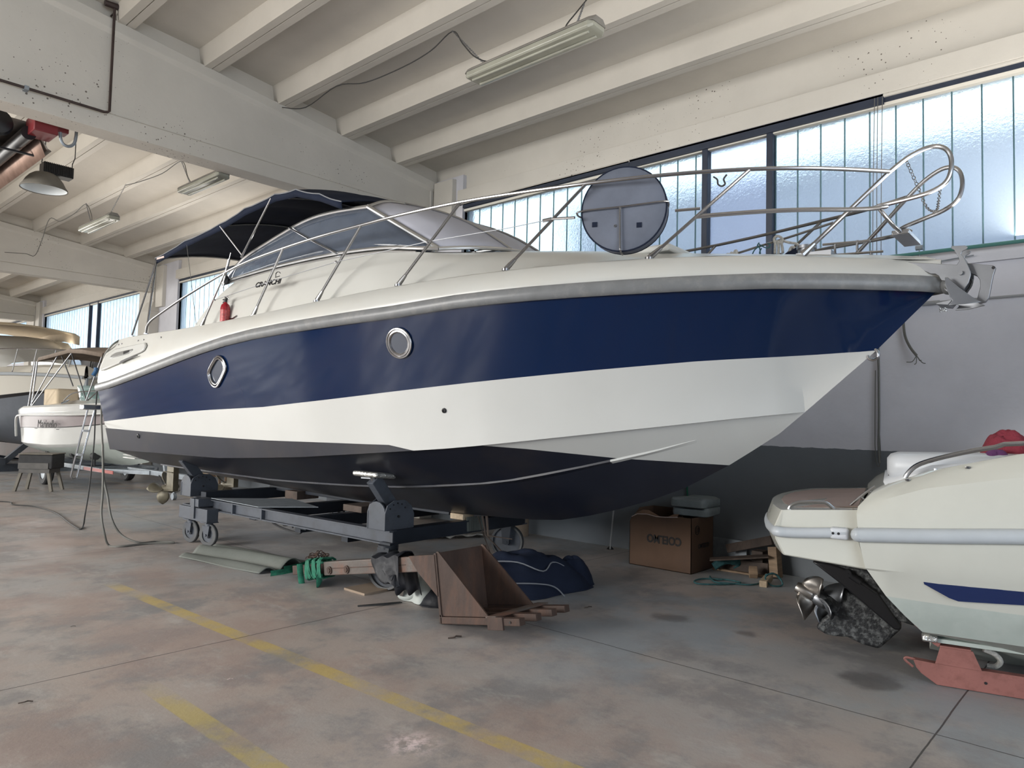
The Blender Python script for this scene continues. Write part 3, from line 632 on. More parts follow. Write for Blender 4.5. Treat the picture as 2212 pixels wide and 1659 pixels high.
# station table: x, rub half-breadth, rub height, chine half-breadth, chine height, keel height, blue edge, white edge, waterline, deck-edge half-breadth, deck-edge height
ST = [(-5.100,1.520,1.843,1.330,1.032,0.675,0.453,0.346,0.000,1.410,2.414),(-4.700,1.539,1.875,1.339,1.038,0.658,0.463,0.325,0.000,1.429,2.472),(-4.200,1.559,1.937,1.350,1.044,0.639,0.464,0.291,0.000,1.449,2.483),(-3.700,1.577,2.003,1.358,1.051,0.626,0.463,0.262,0.000,1.467,2.490),(-3.200,1.591,2.073,1.366,1.056,0.613,0.460,0.234,0.000,1.481,2.481),(-2.700,1.603,2.143,1.371,1.062,0.602,0.456,0.214,0.000,1.493,2.472),(-2.200,1.611,2.210,1.376,1.068,0.593,0.446,0.196,0.000,1.501,2.453),(-1.700,1.617,2.268,1.379,1.094,0.584,0.427,0.167,0.000,1.507,2.461),(-1.200,1.620,2.306,1.380,1.123,0.581,0.415,0.142,0.000,1.510,2.515),(-0.700,1.619,2.329,1.378,1.154,0.584,0.422,0.123,0.000,1.509,2.544),(-0.200,1.604,2.347,1.357,1.196,0.587,0.427,0.095,0.000,1.494,2.573),(0.200,1.578,2.363,1.322,1.230,0.597,0.434,0.070,0.000,1.468,2.595),(0.450,1.555,2.372,1.290,1.252,0.606,0.440,0.054,0.000,1.445,2.609),(0.700,1.524,2.383,1.249,1.275,0.615,0.445,0.000,0.000,1.414,2.620),(1.000,1.478,2.405,1.189,1.303,0.630,0.448,0.000,0.000,1.368,2.633),(1.300,1.421,2.429,1.116,1.338,0.658,0.448,0.000,0.000,1.311,2.649),(1.600,1.352,2.444,1.027,1.378,0.726,0.449,0.000,0.072,1.242,2.664),(1.900,1.271,2.456,0.922,1.420,0.811,0.450,0.000,0.175,1.161,2.670),(2.200,1.176,2.465,0.800,1.463,0.912,0.453,0.000,0.312,1.066,2.676),(2.500,1.067,2.473,0.658,1.507,1.036,0.455,0.000,0.490,0.957,2.684),(2.700,0.986,2.478,0.550,1.537,1.145,0.457,0.000,0.709,0.876,2.687),(2.868,0.912,2.483,0.451,1.563,1.239,0.459,0.000,1.000,0.802,2.687),(3.050,0.826,2.487,0.331,1.592,1.358,0.457,0.000,1.000,0.716,2.687),(3.250,0.724,2.490,0.180,1.622,1.493,0.456,0.000,1.000,0.614,2.681),(3.350,0.670,2.492,0.091,1.637,1.581,0.456,0.000,1.000,0.560,2.678),(3.428,0.626,2.493,0.000,1.650,1.650,0.458,0.000,1.000,0.516,2.675),(3.550,0.554,2.491,0.000,1.760,1.760,0.390,0.000,1.000,0.444,2.673),(3.700,0.460,2.490,0.000,1.896,1.896,0.273,0.000,1.000,0.350,2.666),(3.800,0.394,2.489,0.000,1.986,1.986,0.157,0.000,1.000,0.284,2.660),(3.896,0.328,2.487,0.000,2.073,2.073,0.000,0.000,1.000,0.218,2.656),(4.000,0.252,2.485,0.000,2.180,2.180,0.000,0.000,1.000,0.142,2.646),(4.100,0.174,2.483,0.000,2.284,2.284,0.000,0.000,1.000,0.064,2.646),(4.180,0.108,2.482,0.000,2.366,2.366,0.000,0.000,1.000,0.030,2.646),(4.240,0.053,2.479,0.000,2.428,2.428,0.000,0.000,1.000,0.030,2.646),(4.280,0.013,2.477,0.000,2.460,2.468,0.000,0.000,1.000,0.030,2.646)]
def flare(x): return 1 + .5*max(0, (x+1)/5.3)
def interp(x, k):
    for a, b in zip(ST[:-1], ST[1:]):
        if a[0] <= x <= b[0]: t = (x-a[0])/(b[0]-a[0]); return a[k]*(1-t)+b[k]*t
    return ST[0][k] if x < ST[0][0] else ST[-1][k]
def top_pt(s, t):
    return (s[0], s[3] + (s[1]-s[3])*max(t,0)**flare(s[0]), s[4] + (s[2]-s[4])*t)
def bot_pt(s, q):
    b0 = max(s[3]-.05, 0); k = 1 if s[0] < 1 else max(0, 1-(s[0]-1)/2.4)
    return (s[0], b0*(1-q), s[4]+(s[5]-s[4])*q - .05*math.sin(PI*q)*k)
def hull_rows(s):
    tb, tw, sw = s[6], s[7], s[8]; P = []; Mx = []
    for i in range(4): P.append(top_pt(s, 1-(1-tb)*i/4)); Mx.append(0)
    for i in range(4): P.append(top_pt(s, tb-(tb-tw)*i/4)); Mx.append(1)
    for i in range(2): P.append(top_pt(s, tw-tw*i/2)); Mx.append(2)
    P.append((s[0], s[3], s[4])); Mx.append(1 if s[0] > .6 else 2)            # chine flat
    for i in range(3): P.append(bot_pt(s, sw*i/3)); Mx.append(1)
    for i in range(5): P.append(bot_pt(s, sw+(1-sw)*i/5)); Mx.append(2)
    P.append(bot_pt(s, 1))
    return P, Mx
m = MB(); rows = []
for side in (-1, 1):
    rr = []; mm = None
    for s in ST:
        P, Mx = hull_rows(s); rr.append([(x, side*y, z) for x, y, z in P]); mm = Mx
    for i in range(len(rr)-1):
        for j in range(len(rr[0])-1):
            q = [rr[i][j], rr[i][j+1], rr[i+1][j+1], rr[i+1][j]]
            mi = mm[j]
            if j == 10: mi = 1 if ST[i][0] > .6 else 2
            m.add(q, [(0,1,2,3)], mi)
# transom with a stepped platform recess
tp, _ = hull_rows(ST[0]); poly = [(ST[0][0], -y, z) for x, y, z in tp] + [(ST[0][0], y, z) for x, y, z in tp[::-1]]
m.add(poly, [tuple(range(len(poly)))], 0)
HU = obj('hull', m, [MAT['gel_blue'], MAT['gel_white'], MAT['antifoul']], CR, smooth=True, angle=24, weld=True)
# spray strakes under the chine
for side in (-1, 1):
    for q0, x0, x1 in ((.42, -4.9, 2.14), (.42, 2.14, 2.75)):
        m = MB(); rs = []
        n = 26
        for i in range(n+1):
            x = x0 + (x1-x0)*i/n; s = [interp(x, k) for k in range(11)]; s[0] = x
            q = q0 * (1 if x < 0 else 1-.12*x)
            a = V(bot_pt(s, q)); b = V(bot_pt(s, q+.05)); e = .016*(min(1, (x1-x)/.4+.1) if x1 > 2.5 else 1)
            rs.append([(a.x, side*a.y, a.z), (a.x, side*(a.y+.0), a.z-e), (b.x, side*b.y, b.z), (b.x, side*b.y, b.z+.01), (a.x, side*a.y, a.z+.01)])
        m.rings(rs); obj('strake', m, MAT['antifoul'] if x1 < 2.5 else MAT['gel_white'], HU, angle=20)

# rubber strake
for side in (-1, 1):
    m = MB(); rs = []
    for s in ST:
        x, b, z = s[0], s[1], s[2]
        e = .052
        c = V(x, side*(b+.008), z)
        rs.append([c + V(0, side*e*.55*math.cos(a), e*math.sin(a)) for a in [PI*2*k/12 for k in range(12)]])
    tip = V(4.335, 0, 2.475); rs.append([tip + V((.03*math.cos(PI*2*k/12)), 0, .05*math.sin(PI*2*k/12))*.9 for k in range(12)])
    m.rings(rs); obj('rubbing_strake', m, MAT['rub'], CR, angle=50)
m = MB(); m.ball((4.325,0,2.47), .058, 14, (1,1.3,1)); obj('strake_cap', m, MAT['rub'], CR)

# deck moulding
def dtab(x):
    return [interp(x, k) for k in range(11)]
def centre_z(x):
    P = [(-3.0,3.05),(-1,3.15),(.5,3.13),(1.0,3.10),(1.7,3.02),(2.5,2.905),(2.8,2.865),(3.3,2.80),(3.8,2.74),(4.3,2.66)]
    for a, b in zip(P[:-1], P[1:]):
        if a[0] <= x <= b[0]: return a[1] + (b[1]-a[1])*(x-a[0])/(b[0]-a[0])
    return P[0][1] if x < P[0][0] else P[-1][1]
def shoulder(x):
    P = [(-2.42,1.13,3.035),(-1.7,1.12,3.075),(-.74,1.11,3.085),(0,1.08,3.06),(.45,1.03,3.0),(.9,.93,2.93),(1.5,.74,2.885),(2.2,.5,2.84),(3.0,.26,2.79),(3.8,.07,2.72),(4.2,.012,2.67)]
    for a, b in zip(P[:-1], P[1:]):
        if a[0] <= x <= b[0]: t=(x-a[0])/(b[0]-a[0]); return a[1]+(b[1]-a[1])*t, a[2]+(b[2]-a[2])*t
    return P[0][1:] if x < P[0][0] else P[-1][1:]
m = MB(); rr = []
def edge(x):
    # height of the bulwark edge, smoothed by hand
    P = [(-5.1,2.36),(-4.98,2.40),(-4.8,2.455),(-4.5,2.475),(-3.0,2.478),(-2.5,2.485),(-2.0,2.50),(-1.2,2.525),(-.2,2.573),(.7,2.62),(1.3,2.649),(1.9,2.67),(2.5,2.684),(3.05,2.687),(3.5,2.675),(4.0,2.652),(4.34,2.63)]
    for a, b in zip(P[:-1], P[1:]):
        if a[0] <= x <= b[0]: return a[1] + (b[1]-a[1])*(x-a[0])/(b[0]-a[0])
    return P[-1][1]
xs = [-5.1,-4.98,-4.8,-4.5,-4,-3.5,-3.1,-2.8,-2.4,-2,-1.5,-1,-.5,0,.5,1,1.4,1.8,2.2,2.6,2.9,3.2,3.5,3.75,3.95,4.1,4.2,4.28]
for side in (-1, 1):
    rows = []
    for x in xs:
        s = dtab(x); b = s[1]; z = s[2]+.035; bd = max(.02, b-.11) if x < 4 else max(.012, (b-.11) if b > .14 else b*.25); zd = edge(x)
        r = [(x, b-.004, z)] 
        for k in (.12, .3, .5, .7, .85, .95): r.append((x, b + (bd-b)*k**1.5 + .018*math.sin(PI*k)*min(1,b), z + (zd-z)*k))
        r.append((x, bd, zd)); r.append((x, max(bd-.035,.004), zd+.012))
        rows.append([(a, side*c, d) for a, c, d in r])
    m.grid(rows, 0)
    # side deck, trunk side and crown
    rows = []
    us = [i/30 for i in range(31)]
    for u in us:
        xb = -3.0 + u*7.25; xt = -2.42 + u*(4.2+2.42); 
        bd = max(interp(xb,1)-.145, .006); zb = edge(xb)+.012
        ys, zs = shoulder(xt); ys = min(ys, bd*.93)
        r = [(xb, bd, zb), (xb, max(bd-.13,bd*.9), zb+.006)]
        a = V(xb, max(bd-.13, bd*.9), zb+.006); c = V(xt, ys, zs); 
        for k in (.25,.5,.75,1): 
            p = a.lerp(c, k); p.y += .05*math.sin(PI*k)*min(1, ys); r.append(tuple(p))
        cz = centre_z(xt)
        for k in (.3,.6,1): r.append((xt, ys*(1-k), zs + (cz-zs)*math.sin(k*PI/2)))
        rows.append([(p[0], side*p[1], p[2]) for p in r])
    m.grid(rows, 0)
    # cockpit coaming: cap, inner face
    rows = []
    for x in (-5.06,-4.98,-4.8,-4.5,-4,-3.5,-3.0,-2.4):
        s = dtab(x); bd = s[1]-.145; zd = edge(x)+.012
        rows.append([(x, side*bd, zd), (x, side*(bd-.16), zd+.004), (x, side*(bd-.19), zd-.03), (x, side*(bd-.21), 1.62)])
    m.grid(rows, 0)
    a = shoulder(-2.42); m.add([(-3.0, side*1.32, edge(-3.0)), (-2.42, side*a[0], a[1]), (-2.42, side*(a[0]-.10), a[1]), (-3.0, side*1.20, edge(-3)), (-3.0, side*1.24, 1.62),(-2.42, side*1.05, 1.62)], [(0,1,2,3),(3,2,5,4)], 0)
# aft bulkhead, cockpit floor, cabin bulkhead
m.box((-5.08,-1.28,1.6),(-2.3,1.28,1.63),0)
m.add([(-5.1,-1.5,1.86),(-5.1,1.5,1.86),(-5.08,1.36,2.38),(-5.08,-1.36,2.38)],[(0,1,2,3)],0)
m.add([(-2.45,-1.1,3.0),(-2.45,1.1,3.0),(-2.3,1.1,1.62),(-2.3,-1.1,1.62)],[(0,1,2,3)],0)
DK = obj('deck_moulding', m, MAT['gel_deck'], CR, angle=28, weld=True)
# seats in the cockpit
m = MB(); m.box((-5.0,-.95,1.63),(-4.5,1.0,2.1)); m.box((-5.0,-.95,2.1),(-4.85,1.0,2.42)); obj('cockpit_seat', m, MAT['vinyl_white'], CR, bevel=.03)

# engine vent panel on the quarter
def qy(x, z, off=.004):
    s = dtab(max(x,-5.09)); k = min(1, max(0, (z-s[2]-.03)/(edge(x)-s[2]-.03))); return -(s[1]-.11*k**1.5+.018*math.sin(PI*k)) - off
m = MB()
vp = [(-3.699,-1.500,2.361),(-3.630,-1.500,2.322),(-3.637,-1.500,2.265),(-3.700,-1.500,2.244),(-4.150,-1.500,2.178),(-4.342,-1.500,2.130),(-4.929,-1.500,2.053),(-4.965,-1.500,2.092),(-4.892,-1.500,2.255),(-4.598,-1.500,2.331),(-4.113,-1.500,2.346)]
vp = [(p[0], qy(p[0],p[2]), p[2]) for p in vp]; m.prism(vp, (0,-.03,0)); VP = obj('vent_panel', m, MAT['gel_white'], CR, bevel=.012)
m = MB(); m.prism([(p[0],qy(p[0],p[2],.026),p[2]) for p in [(-3.981,-1.530,2.295),(-3.965,-1.530,2.276),(-4.084,-1.530,2.239),(-4.568,-1.530,2.215),(-4.671,-1.530,2.207),(-4.646,-1.530,2.250),(-4.516,-1.530,2.275),(-4.286,-1.530,2.284)]], (0,-.012,0)); obj('vent_window', m, MAT['alu'], VP, bevel=.004)
m = MB(); m.prism([(p[0],qy(p[0],p[2],.026),p[2]) for p in [(-3.757,-1.530,2.209),(-3.770,-1.530,2.200),(-4.130,-1.530,2.151),(-4.267,-1.530,2.122),(-4.302,-1.530,2.133),(-4.257,-1.530,2.158),(-4.078,-1.530,2.183)]], (0,-.010,0)); obj('slot', m, MAT['black'], VP)
for q in [(-4.633,-1.450,2.388),(-4.531,-1.450,2.394),(-4.006,-1.450,2.404),(-3.837,-1.450,2.405),(-3.337,-1.450,2.404)]:
    m = MB(); yq = qy(q[0],q[2],0); m.cyl((q[0],yq+.01,q[2]),(q[0],yq-.014,q[2]),.009,n=10); obj('stud', m, MAT['steel'], CR)
m = MB(); m.prism([(p[0],qy(p[0],p[2],.037),p[2]) for p in [(-4.246,-1.540,2.275),(-4.065,-1.540,2.286),(-4.068,-1.540,2.262),(-4.213,-1.540,2.238)]], (0,-.004,0)); obj('emblem', m, MAT['drive_clean'], VP)

# portholes
def ring_tube(c, du, dv, r, n=36, h=0, tr=.012):
    pts = []
    for i in range(n):
        a = 2*PI*i/n
        pts.append(c + du*math.cos(a)*r + dv*math.sin(a)*r)
    return pts
def topside(x, t):
    s = dtab(x); p = top_pt(s, t); return V(p[0], -p[1], p[2])
def topside_at(x, z):
    s = dtab(x); return topside(x, (z-s[4])/(s[2]-s[4]))
def nrm(x, z):
    a = topside_at(x+.05, z)-topside_at(x-.05, z); b = topside_at(x, z+.05)-topside_at(x, z-.05); n = a.cross(b).normalized(); return n if n.y < 0 else -n
cx, cz = (0.722,2.142)
n = nrm(cx, cz); c = topside_at(cx, cz); du = V(1,0,0)-n*n.x; du.normalize(); dv = n.cross(du)
PH = None
m = MB(); m.tube([p + n*.012 for p in ring_tube(c, du, dv, .118)], .011, 8, loop=True); m.tube([p + n*.006 for p in ring_tube(c, du, dv, .098)], .016, 8, loop=True)
PH = obj('porthole', m, MAT['steel'], CR, label='round chrome-rimmed porthole')
m = MB(); m.cyl(c + n*.002, c + n*.010, .095, n=32); obj('pane', m, MAT['dark_glass'], PH)
ov = [(-1.843,2.122),(-1.773,2.085),(-1.751,2.010),(-1.782,1.961),(-1.927,1.844),(-2.004,1.815),(-2.077,1.846),(-2.107,1.908),(-2.099,1.979),(-1.958,2.086),(-1.901,2.115)]
pts = [topside_at(a, b) + nrm(a, b)*.012 for a, b in ov]; cen = sum(pts, V(0,0,0))/len(pts)
sp_ = spline(pts, 4, True)
m = MB(); m.tube(sp_, .012, 8, loop=True); m.tube([cen+(p-cen)*.84 for p in sp_], .011, 8, loop=True)
PO = obj('porthole', m, MAT['steel'], CR, label='slanted oval chrome-rimmed porthole')
m = MB(); q = [cen+(p-cen)*.84+V(0,.010,0) for p in sp_]; m.add(q, [tuple(range(len(q)))]); obj('pane', m, MAT['dark_glass'], PO, smooth=False)
# skin fittings and bow eye
for (x, z, r) in [(-4.093,1.239,0.028),(1.037,1.608,0.020)]:
    c = topside_at(x, z); n = nrm(x, z); m = MB(); m.lathe([(0,.004),(r*.55,.004),(r*.6,.012),(r,.008),(r*1.05,0)], c, n, 18); obj('skin_fitting', m, MAT['black'], CR)
m = MB(); m.tube([(3.841,0.000,2.040), (3.852,-0.000,2.017), (3.881,-0.000,2.010), (3.907,-0.000,2.028), (3.904,0.000,2.063), (3.881,-0.000,2.089)], .010, 8, smooth=4); obj('bow_eye', m, MAT['steel'], CR)

# windscreen
base = [(-2.66,-1.13,3.05),(-1.7,-1.12,3.10),(-.74,-1.11,3.11),(0,-1.08,3.085),(.42,-1.02,3.04),(.60,-.93,3.03)]
top = [(-2.60,-1.11,3.13),(-2.38,-1.07,3.29),(-1.95,-1.05,3.41),(-1.31,-1.04,3.54),(-.84,-1.03,3.565),(-.30,-1.0,3.54)]
def lerp_poly(P, u):
    d = [0]
    for a, b in zip(P[:-1], P[1:]): d.append(d[-1]+(V(b)-V(a)).length)
    t = u*d[-1]
    for i in range(len(P)-1):
        if t <= d[i+1]+1e-9: return V(P[i]).lerp(V(P[i+1]), (t-d[i])/(d[i+1]-d[i]))
    return V(P[-1])
for side in (-1, 1):
    fl_ = lambda p: V(p[0], -side*p[1], p[2])
    N_ = 18
    m = MB(); rows = [[fl_(lerp_poly(base, i/N_)).lerp(fl_(lerp_poly(top, i/N_)), k/6) + V(0, side*.03*math.sin(PI*k/6)*math.sin(PI*i/N_), 0) for k in range(7)] for i in range(N_+1)]
    m.grid(rows); WS = obj('side_screen', m, MAT['glass_dark'], CR, angle=60, solid=.006)
    m = MB(); m.tube([fl_(p) for p in base], .020, 8, smooth=4); m.tube([fl_(p)+V(0,side*.01,-.035) for p in base[:-1]], .010, 6, smooth=4); obj('screen_rail', m, MAT['alu'], CR)
    m = MB(); m.tube([fl_(p) for p in [(-2.68,-1.13,3.04)]+top], .021, 8, smooth=5)
    for (tx, bx_) in ((.50,.63),):
        m.tube([fl_(lerp_poly(top, tx))+V(0,side*.03,0), (fl_(lerp_poly(top, tx))+fl_(lerp_poly(base, bx_)))/2+V(0,side*.055,0), fl_(lerp_poly(base, bx_))+V(0,side*.025,0)], .022, 6, flat=.5)
    m.tube([fl_(top[-1]), fl_(base[-1])], .022, 8)
    obj('screen_frame', m, MAT['alu'], CR)
# front screens
bc = [base[-1], (.78,-.7,3.06), (.92,-.35,3.09), (.95,0,3.10)]; tcv = [top[-1], (-.42,-.7,3.68), (-.52,-.35,3.76), (-.55,0,3.78)]
rows = []
BC = bc + [(p[0],-p[1],p[2]) for p in bc[-2::-1]]; TC = tcv + [(p[0],-p[1],p[2]) for p in tcv[-2::-1]]
for i in range(25):
    a, b = lerp_poly(BC, i/24), lerp_poly(TC, i/24)
    rows.append([a.lerp(b, k/8) + V(.07,0,.05)*math.sin(PI*k/8)*min(1,4*math.sin(PI*i/24)) for k in range(9)])
m = MB(); m.grid(rows); obj('front_screen', m, MAT['glass_front'], CR, angle=60, solid=.008)
m = MB(); m.tube(TC, .021, 8, smooth=4); m.tube(BC, .018, 8, smooth=4); 
for i in (8, 16): m.tube([p+V(.01,0,.01) for p in rows[i]], .012, 6)
obj('screen_frame', m, MAT['alu'], CR)
for k, (p, q) in enumerate((((0.690,-0.620,3.037), (0.255,-0.800,3.279)), ((0.457,-0.400,3.150), (0.142,-0.500,3.313)))):
    p, q = V(p)+V(.02,0,.02), V(q)+V(.03,0,.03)
    m = MB(); m.tube([p, p.lerp(q,.5)+V(.02,0,.02), q], .007, 6); m.tube([p.lerp(q,.45)+V(.03,0,.02), q+V(.02,0,.0)], .009, 5); m.cyl(p, p+V(0,0,.03), .02, n=10)
    m.tube([p+V(0,.05,0), p.lerp(q,.7)+V(.03,.02,.02)], .005, 5)
    obj('wiper', m, MAT['black'], CR)

# sun canopy: canvas over bows
CN = [(-4.26,3.50,1.22),(-3.45,3.60,1.24),(-2.62,3.68,1.24),(-2.1,3.77,1.24),(-1.55,3.83,1.22),(-1.2,3.82,1.2),(-.85,3.72,1.16),(-.55,3.60,1.12)]
rows = []
def canopy(x, y):
    for a, b in zip(CN[:-1], CN[1:]):
        if a[0] <= x <= b[0]: t = (x-a[0])/(b[0]-a[0]); z = a[1]+(b[1]-a[1])*t; w = a[2]+(b[2]-a[2])*t; break
    cr = .20 if x < -2 else .17
    return V(x, y*w, z + cr*(1-abs(y)**2.2))
xx = []
for a, b in zip(CN[:-1], CN[1:]): xx += [a[0]+(b[0]-a[0])*k/4 for k in range(4)]
xx.append(CN[-1][0])
m = MB()
for x in xx:
    d = min(abs(x-c[0]) for c in CN); sag = .012*min(1, d/.12)
    r = [canopy(x, -1)+V(0,.01,-.07), canopy(x,-1)+V(0,-.005,-.03)] + [canopy(x, -1+2*k/16)-V(0,0,sag) for k in range(17)] + [canopy(x,1)+V(0,.005,-.03), canopy(x, 1)+V(0,-.01,-.07)]
    rows.append(r)
m.grid(rows); 
CAN = obj('sun_canopy', m, MAT['canvas_navy'], CR, angle=40, solid=.006)
m = MB()
for s_ in (-1,1): m.tube([rows[i][2 if s_<0 else -3] + V(0,s_*.008,.004) for i in range(len(rows))], .006, 5)
m.tube([rows[0][j]+V(-.004,0,0) for j in range(2,19)], .006, 5)
obj('canopy_piping', m, MAT['piping'], CAN)
m = MB(); m.box((-4.20,-1.235,3.475),(-4.0,-1.228,3.50)); obj('canopy_label', m, MAT['label_white'], CAN)
def bow_(xt, legs, nm='canopy_bow', r=.012):
    m = MB(); pts = [canopy(xt, -1+2*k/16)-V(0,0,.018) for k in range(17)]
    m.tube(pts, r, 8)
    for s_, foot in legs:
        m.tube([canopy(xt, s_)-V(0,0,.018), V(foot[0], s_*abs(foot[1]), foot[2])], r, 8)
    obj(nm, m, MAT['steel'], CR)
hub = (-2.267,-1.170,3.271)
both = lambda p: ((-1,p),(1,p))
bow_(-1.62, both(hub)); bow_(-2.62, both((hub[0]+.03,hub[1],hub[2]+.02))); bow_(-4.24, both((-4.13,1.35,2.50)))
for s_ in (-1,1):
    m = MB(); m.tube([canopy(-4.24, s_)-V(0,0,.05), (-4.52, s_*1.36, 2.50)], .011, 8); m.tube([(-4.13,s_*1.35,2.505),(-4.13,s_*1.35,2.52)],.03,10); m.tube([(-4.52,s_*1.36,2.495),(-4.52,s_*1.36,2.51)],.03,10)
    obj('canopy_stay', m, MAT['steel'], CR)
    m = MB(); p = V(hub[0]-.30, s_*1.2, 3.02); q = V(hub[0]-.20, s_*1.2, 3.27); q2 = V(hub[0]-.17,s_*1.2,3.34)
    m.tube([p, p.lerp(q,.35)], .010, 8); m.tube([p.lerp(q,.3), p.lerp(q,.7)], .016, 10); m.tube([p.lerp(q,.7), q], .014, 8); m.tube([V(p.x-.02,p.y,p.z-.5),p], .006, 6); m.tube([q, q2],.005,6)
    obj('navigation_light', m, MAT['steel'], CR)
    m = MB(); c = V(-2.60, s_*1.17, 3.03); m.ball(c+V(-.03,-.0,.0), .035, 10, (1,.8,1.2)); obj('hinge_cap', m, MAT['steel'], CR)
    m = MB(); m.ball(c+V(.03,.0,.02), .05, 10, (.7,.6,1.2)); obj('side_light', m, MAT['black'], CR)
    m = MB(); m.tube([canopy(-3.4,s_)-V(0,0,.05), (-3.1,s_*1.3,3.0), (-2.9, s_*1.33, 2.55)], .003, 4); obj('strap', m, MAT['wire_grey'], CR)

# guard rails
RAIL = [(-3.95,-1.43,2.50),(-3.93,-1.43,2.58),(-3.86,-1.42,2.645),(-3.67,-1.41,2.71),(-3.06,-1.40,2.87),(-2.32,-1.39,3.03),(-1.76,-1.385,3.12),(-1.10,-1.38,3.175),(-.5,-1.38,3.205),(.06,-1.37,3.22),(.6,-1.35,3.235),(1.22,-1.29,3.245),(1.75,-1.2,3.245),(2.25,-1.10,3.24),(2.8,-.95,3.235),(3.3,-.76,3.225),(3.7,-.56,3.205),(4.045,-.31,3.185)]
STN = [((-2.547,-1.446,2.485),(-2.20,-1.39,3.05)), ((-1.479,-1.459,2.522),(-1.12,-1.38,3.17)), ((-.423,-1.453,2.584),(.07,-1.37,3.215)), ((.595,-1.377,2.638),(1.20,-1.295,3.24)), ((1.599,-1.192,2.683),(2.25,-1.10,3.235)), ((2.632,-.855,2.702),(3.31,-.76,3.22))]
for s_ in (-1, 1):
    F_ = lambda p: V(p[0], -s_*p[1], p[2])
    m = MB(); m.tube([F_(p) for p in RAIL], .0135, 10, smooth=4); obj('top_rail', m, MAT['steel'], CR)
    for i, (b, t) in enumerate(STN):
        m = MB(); d = (V(t)-V(b)).normalized(); m.tube([F_(b), F_(t)], .012, 8); m.tube([F_(b), F_(V(b)+d*.05), F_(V(b)+d*.11)], [.021,.020,.014], 10)
        m.cyl(F_(V(b)-V(0,0,.012)), F_(V(b)+V(0,0,.006)), .03, n=12)
        obj('stanchion', m, MAT['steel'], CR)
    # pulpit: strut, closed loop and lower return that becomes the mid rail
    LP = [(3.537,-.40,2.697),(4.03,-.30,3.175),(4.14,-.27,3.265),(4.25,-.24,3.315),(4.325,-.225,3.305),(4.365,-.215,3.25),(4.37,-.215,3.16),(4.34,-.22,3.08),(4.26,-.24,3.03),(4.14,-.27,3.0),(3.98,-.33,2.965)]
    MR = [(4.035,-0.360,2.948),(3.951,-0.390,2.940),(3.826,-0.450,2.942),(3.601,-0.550,2.955),(3.362,-0.640,2.963),(3.117,-0.740,2.960),(2.957,-0.805,2.955)]
    m = MB(); m.tube([F_(p) for p in LP[:2]], .0145, 10); m.tube([F_(p) for p in LP[1:]+MR], .0145, 10, smooth=4); obj('pulpit_loop', m, MAT['steel'], CR)
    m = MB(); b = V(3.537,-.40,2.697); d = (V(LP[1])-b).normalized(); m.tube([F_(b), F_(b+d*.1)], [.026,.016], 10); obj('pulpit_foot', m, MAT['steel'], CR)
    m = MB(); m.tube([F_((2.175,-1.120,3.003)), F_((1.987,-1.145,3.018))], .010, 8)
    m.tube([F_((1.987,-1.145,3.018)), F_((1.922,-1.160,3.011))], .014, 8); obj('mid_rail', m, MAT['steel'], CR)
    m = MB(); m.tube([F_((2.985,-0.800,3.008)), F_((2.830,-0.860,3.005))], .010, 8)
    obj('mid_rail', m, MAT['steel'], CR)
    wr = [(1.922,-1.160,3.011), (1.650,-1.220,2.988), (0.889,-1.340,2.965), (-0.201,-1.420,2.919), (-1.335,-1.420,2.849), (-2.332,-1.420,2.766)]
    m = MB(); m.tube([F_(p) for p in wr], .0035, 5); obj('lifeline', m, MAT['steel_dull'], CR)
    for p in wr[2:]:
        m = MB(); m.ball(F_(p), .014, 8); obj('wire_clip', m, MAT['steel'], CR)
    # chocks and cleats
    m = MB(); cx_ = -2.15; 
    for dx in (-.05,.05): m.tube([(cx_+dx, s_*1.33, 2.50), (cx_+dx, s_*1.33, 2.55)], .010, 6)
    m.tube([(cx_-.14, s_*1.33, 2.565),(cx_-.05, s_*1.33, 2.555),(cx_+.05, s_*1.33, 2.555),(cx_+.14, s_*1.33, 2.58)], .011, 6); obj('cleat', m, MAT['steel'], CR)
    m = MB(); cx_ = 3.75
    for dx in (-.07,.07): m.tube([(cx_+dx, s_*.18, 2.73), (cx_+dx, s_*.18, 2.80)], .008, 6)
    m.tube([(cx_-.15, s_*.18, 2.80),(cx_+.15, s_*.18, 2.785)], .009, 6); obj('cleat', m, MAT['steel'], CR)
m = MB(); m.cyl((3.42,.05,2.78),(3.42,.05,2.84),.055,n=16); m.cyl((3.42,.05,2.84),(3.42,.05,2.862),.07,n=16); m.box((3.38,-.06,2.75),(3.62,.10,2.79)); obj('windlass', m, MAT['steel_dull'], CR)
# cross step between the two pulpit loops
m = MB(); m.tube([(3.98,-.33,2.965),(4.02,-.31,2.90),(4.06,-.25,2.84),(4.08,-.18,2.82)], .014, 8, smooth=4); m.tube([(3.98,.33,2.965),(4.02,.31,2.90),(4.06,.25,2.84),(4.08,.18,2.82)], .014, 8, smooth=4); m.box((4.03,-.19,2.80),(4.13,.19,2.83)); obj('pulpit_step', m, MAT['steel'], CR, bevel=.004)
c = MB(); pts = spline([V(4.13,-.27,3.255), V(4.18,-.2,3.10), V(4.21,-.06,2.985), V(4.24,.08,2.99), V(4.235,.2,3.08), V(4.24,.24,3.19)], 9)
for i in range(0, len(pts)-1):
    a, b = pts[i], pts[i+1]; d = b-a; u = (V(0,0,1) if i % 2 else V(1,0,0)); u = (u-d.normalized()*u.dot(d.normalized())).normalized()*.008
    c.tube([a, a+d*.3+u, a+d*.9+u, a+d*1.15, a+d*.9-u, a+d*.3-u], .0026, 4, loop=True)
obj('pulpit_chain', c, MAT['wire'], CR)
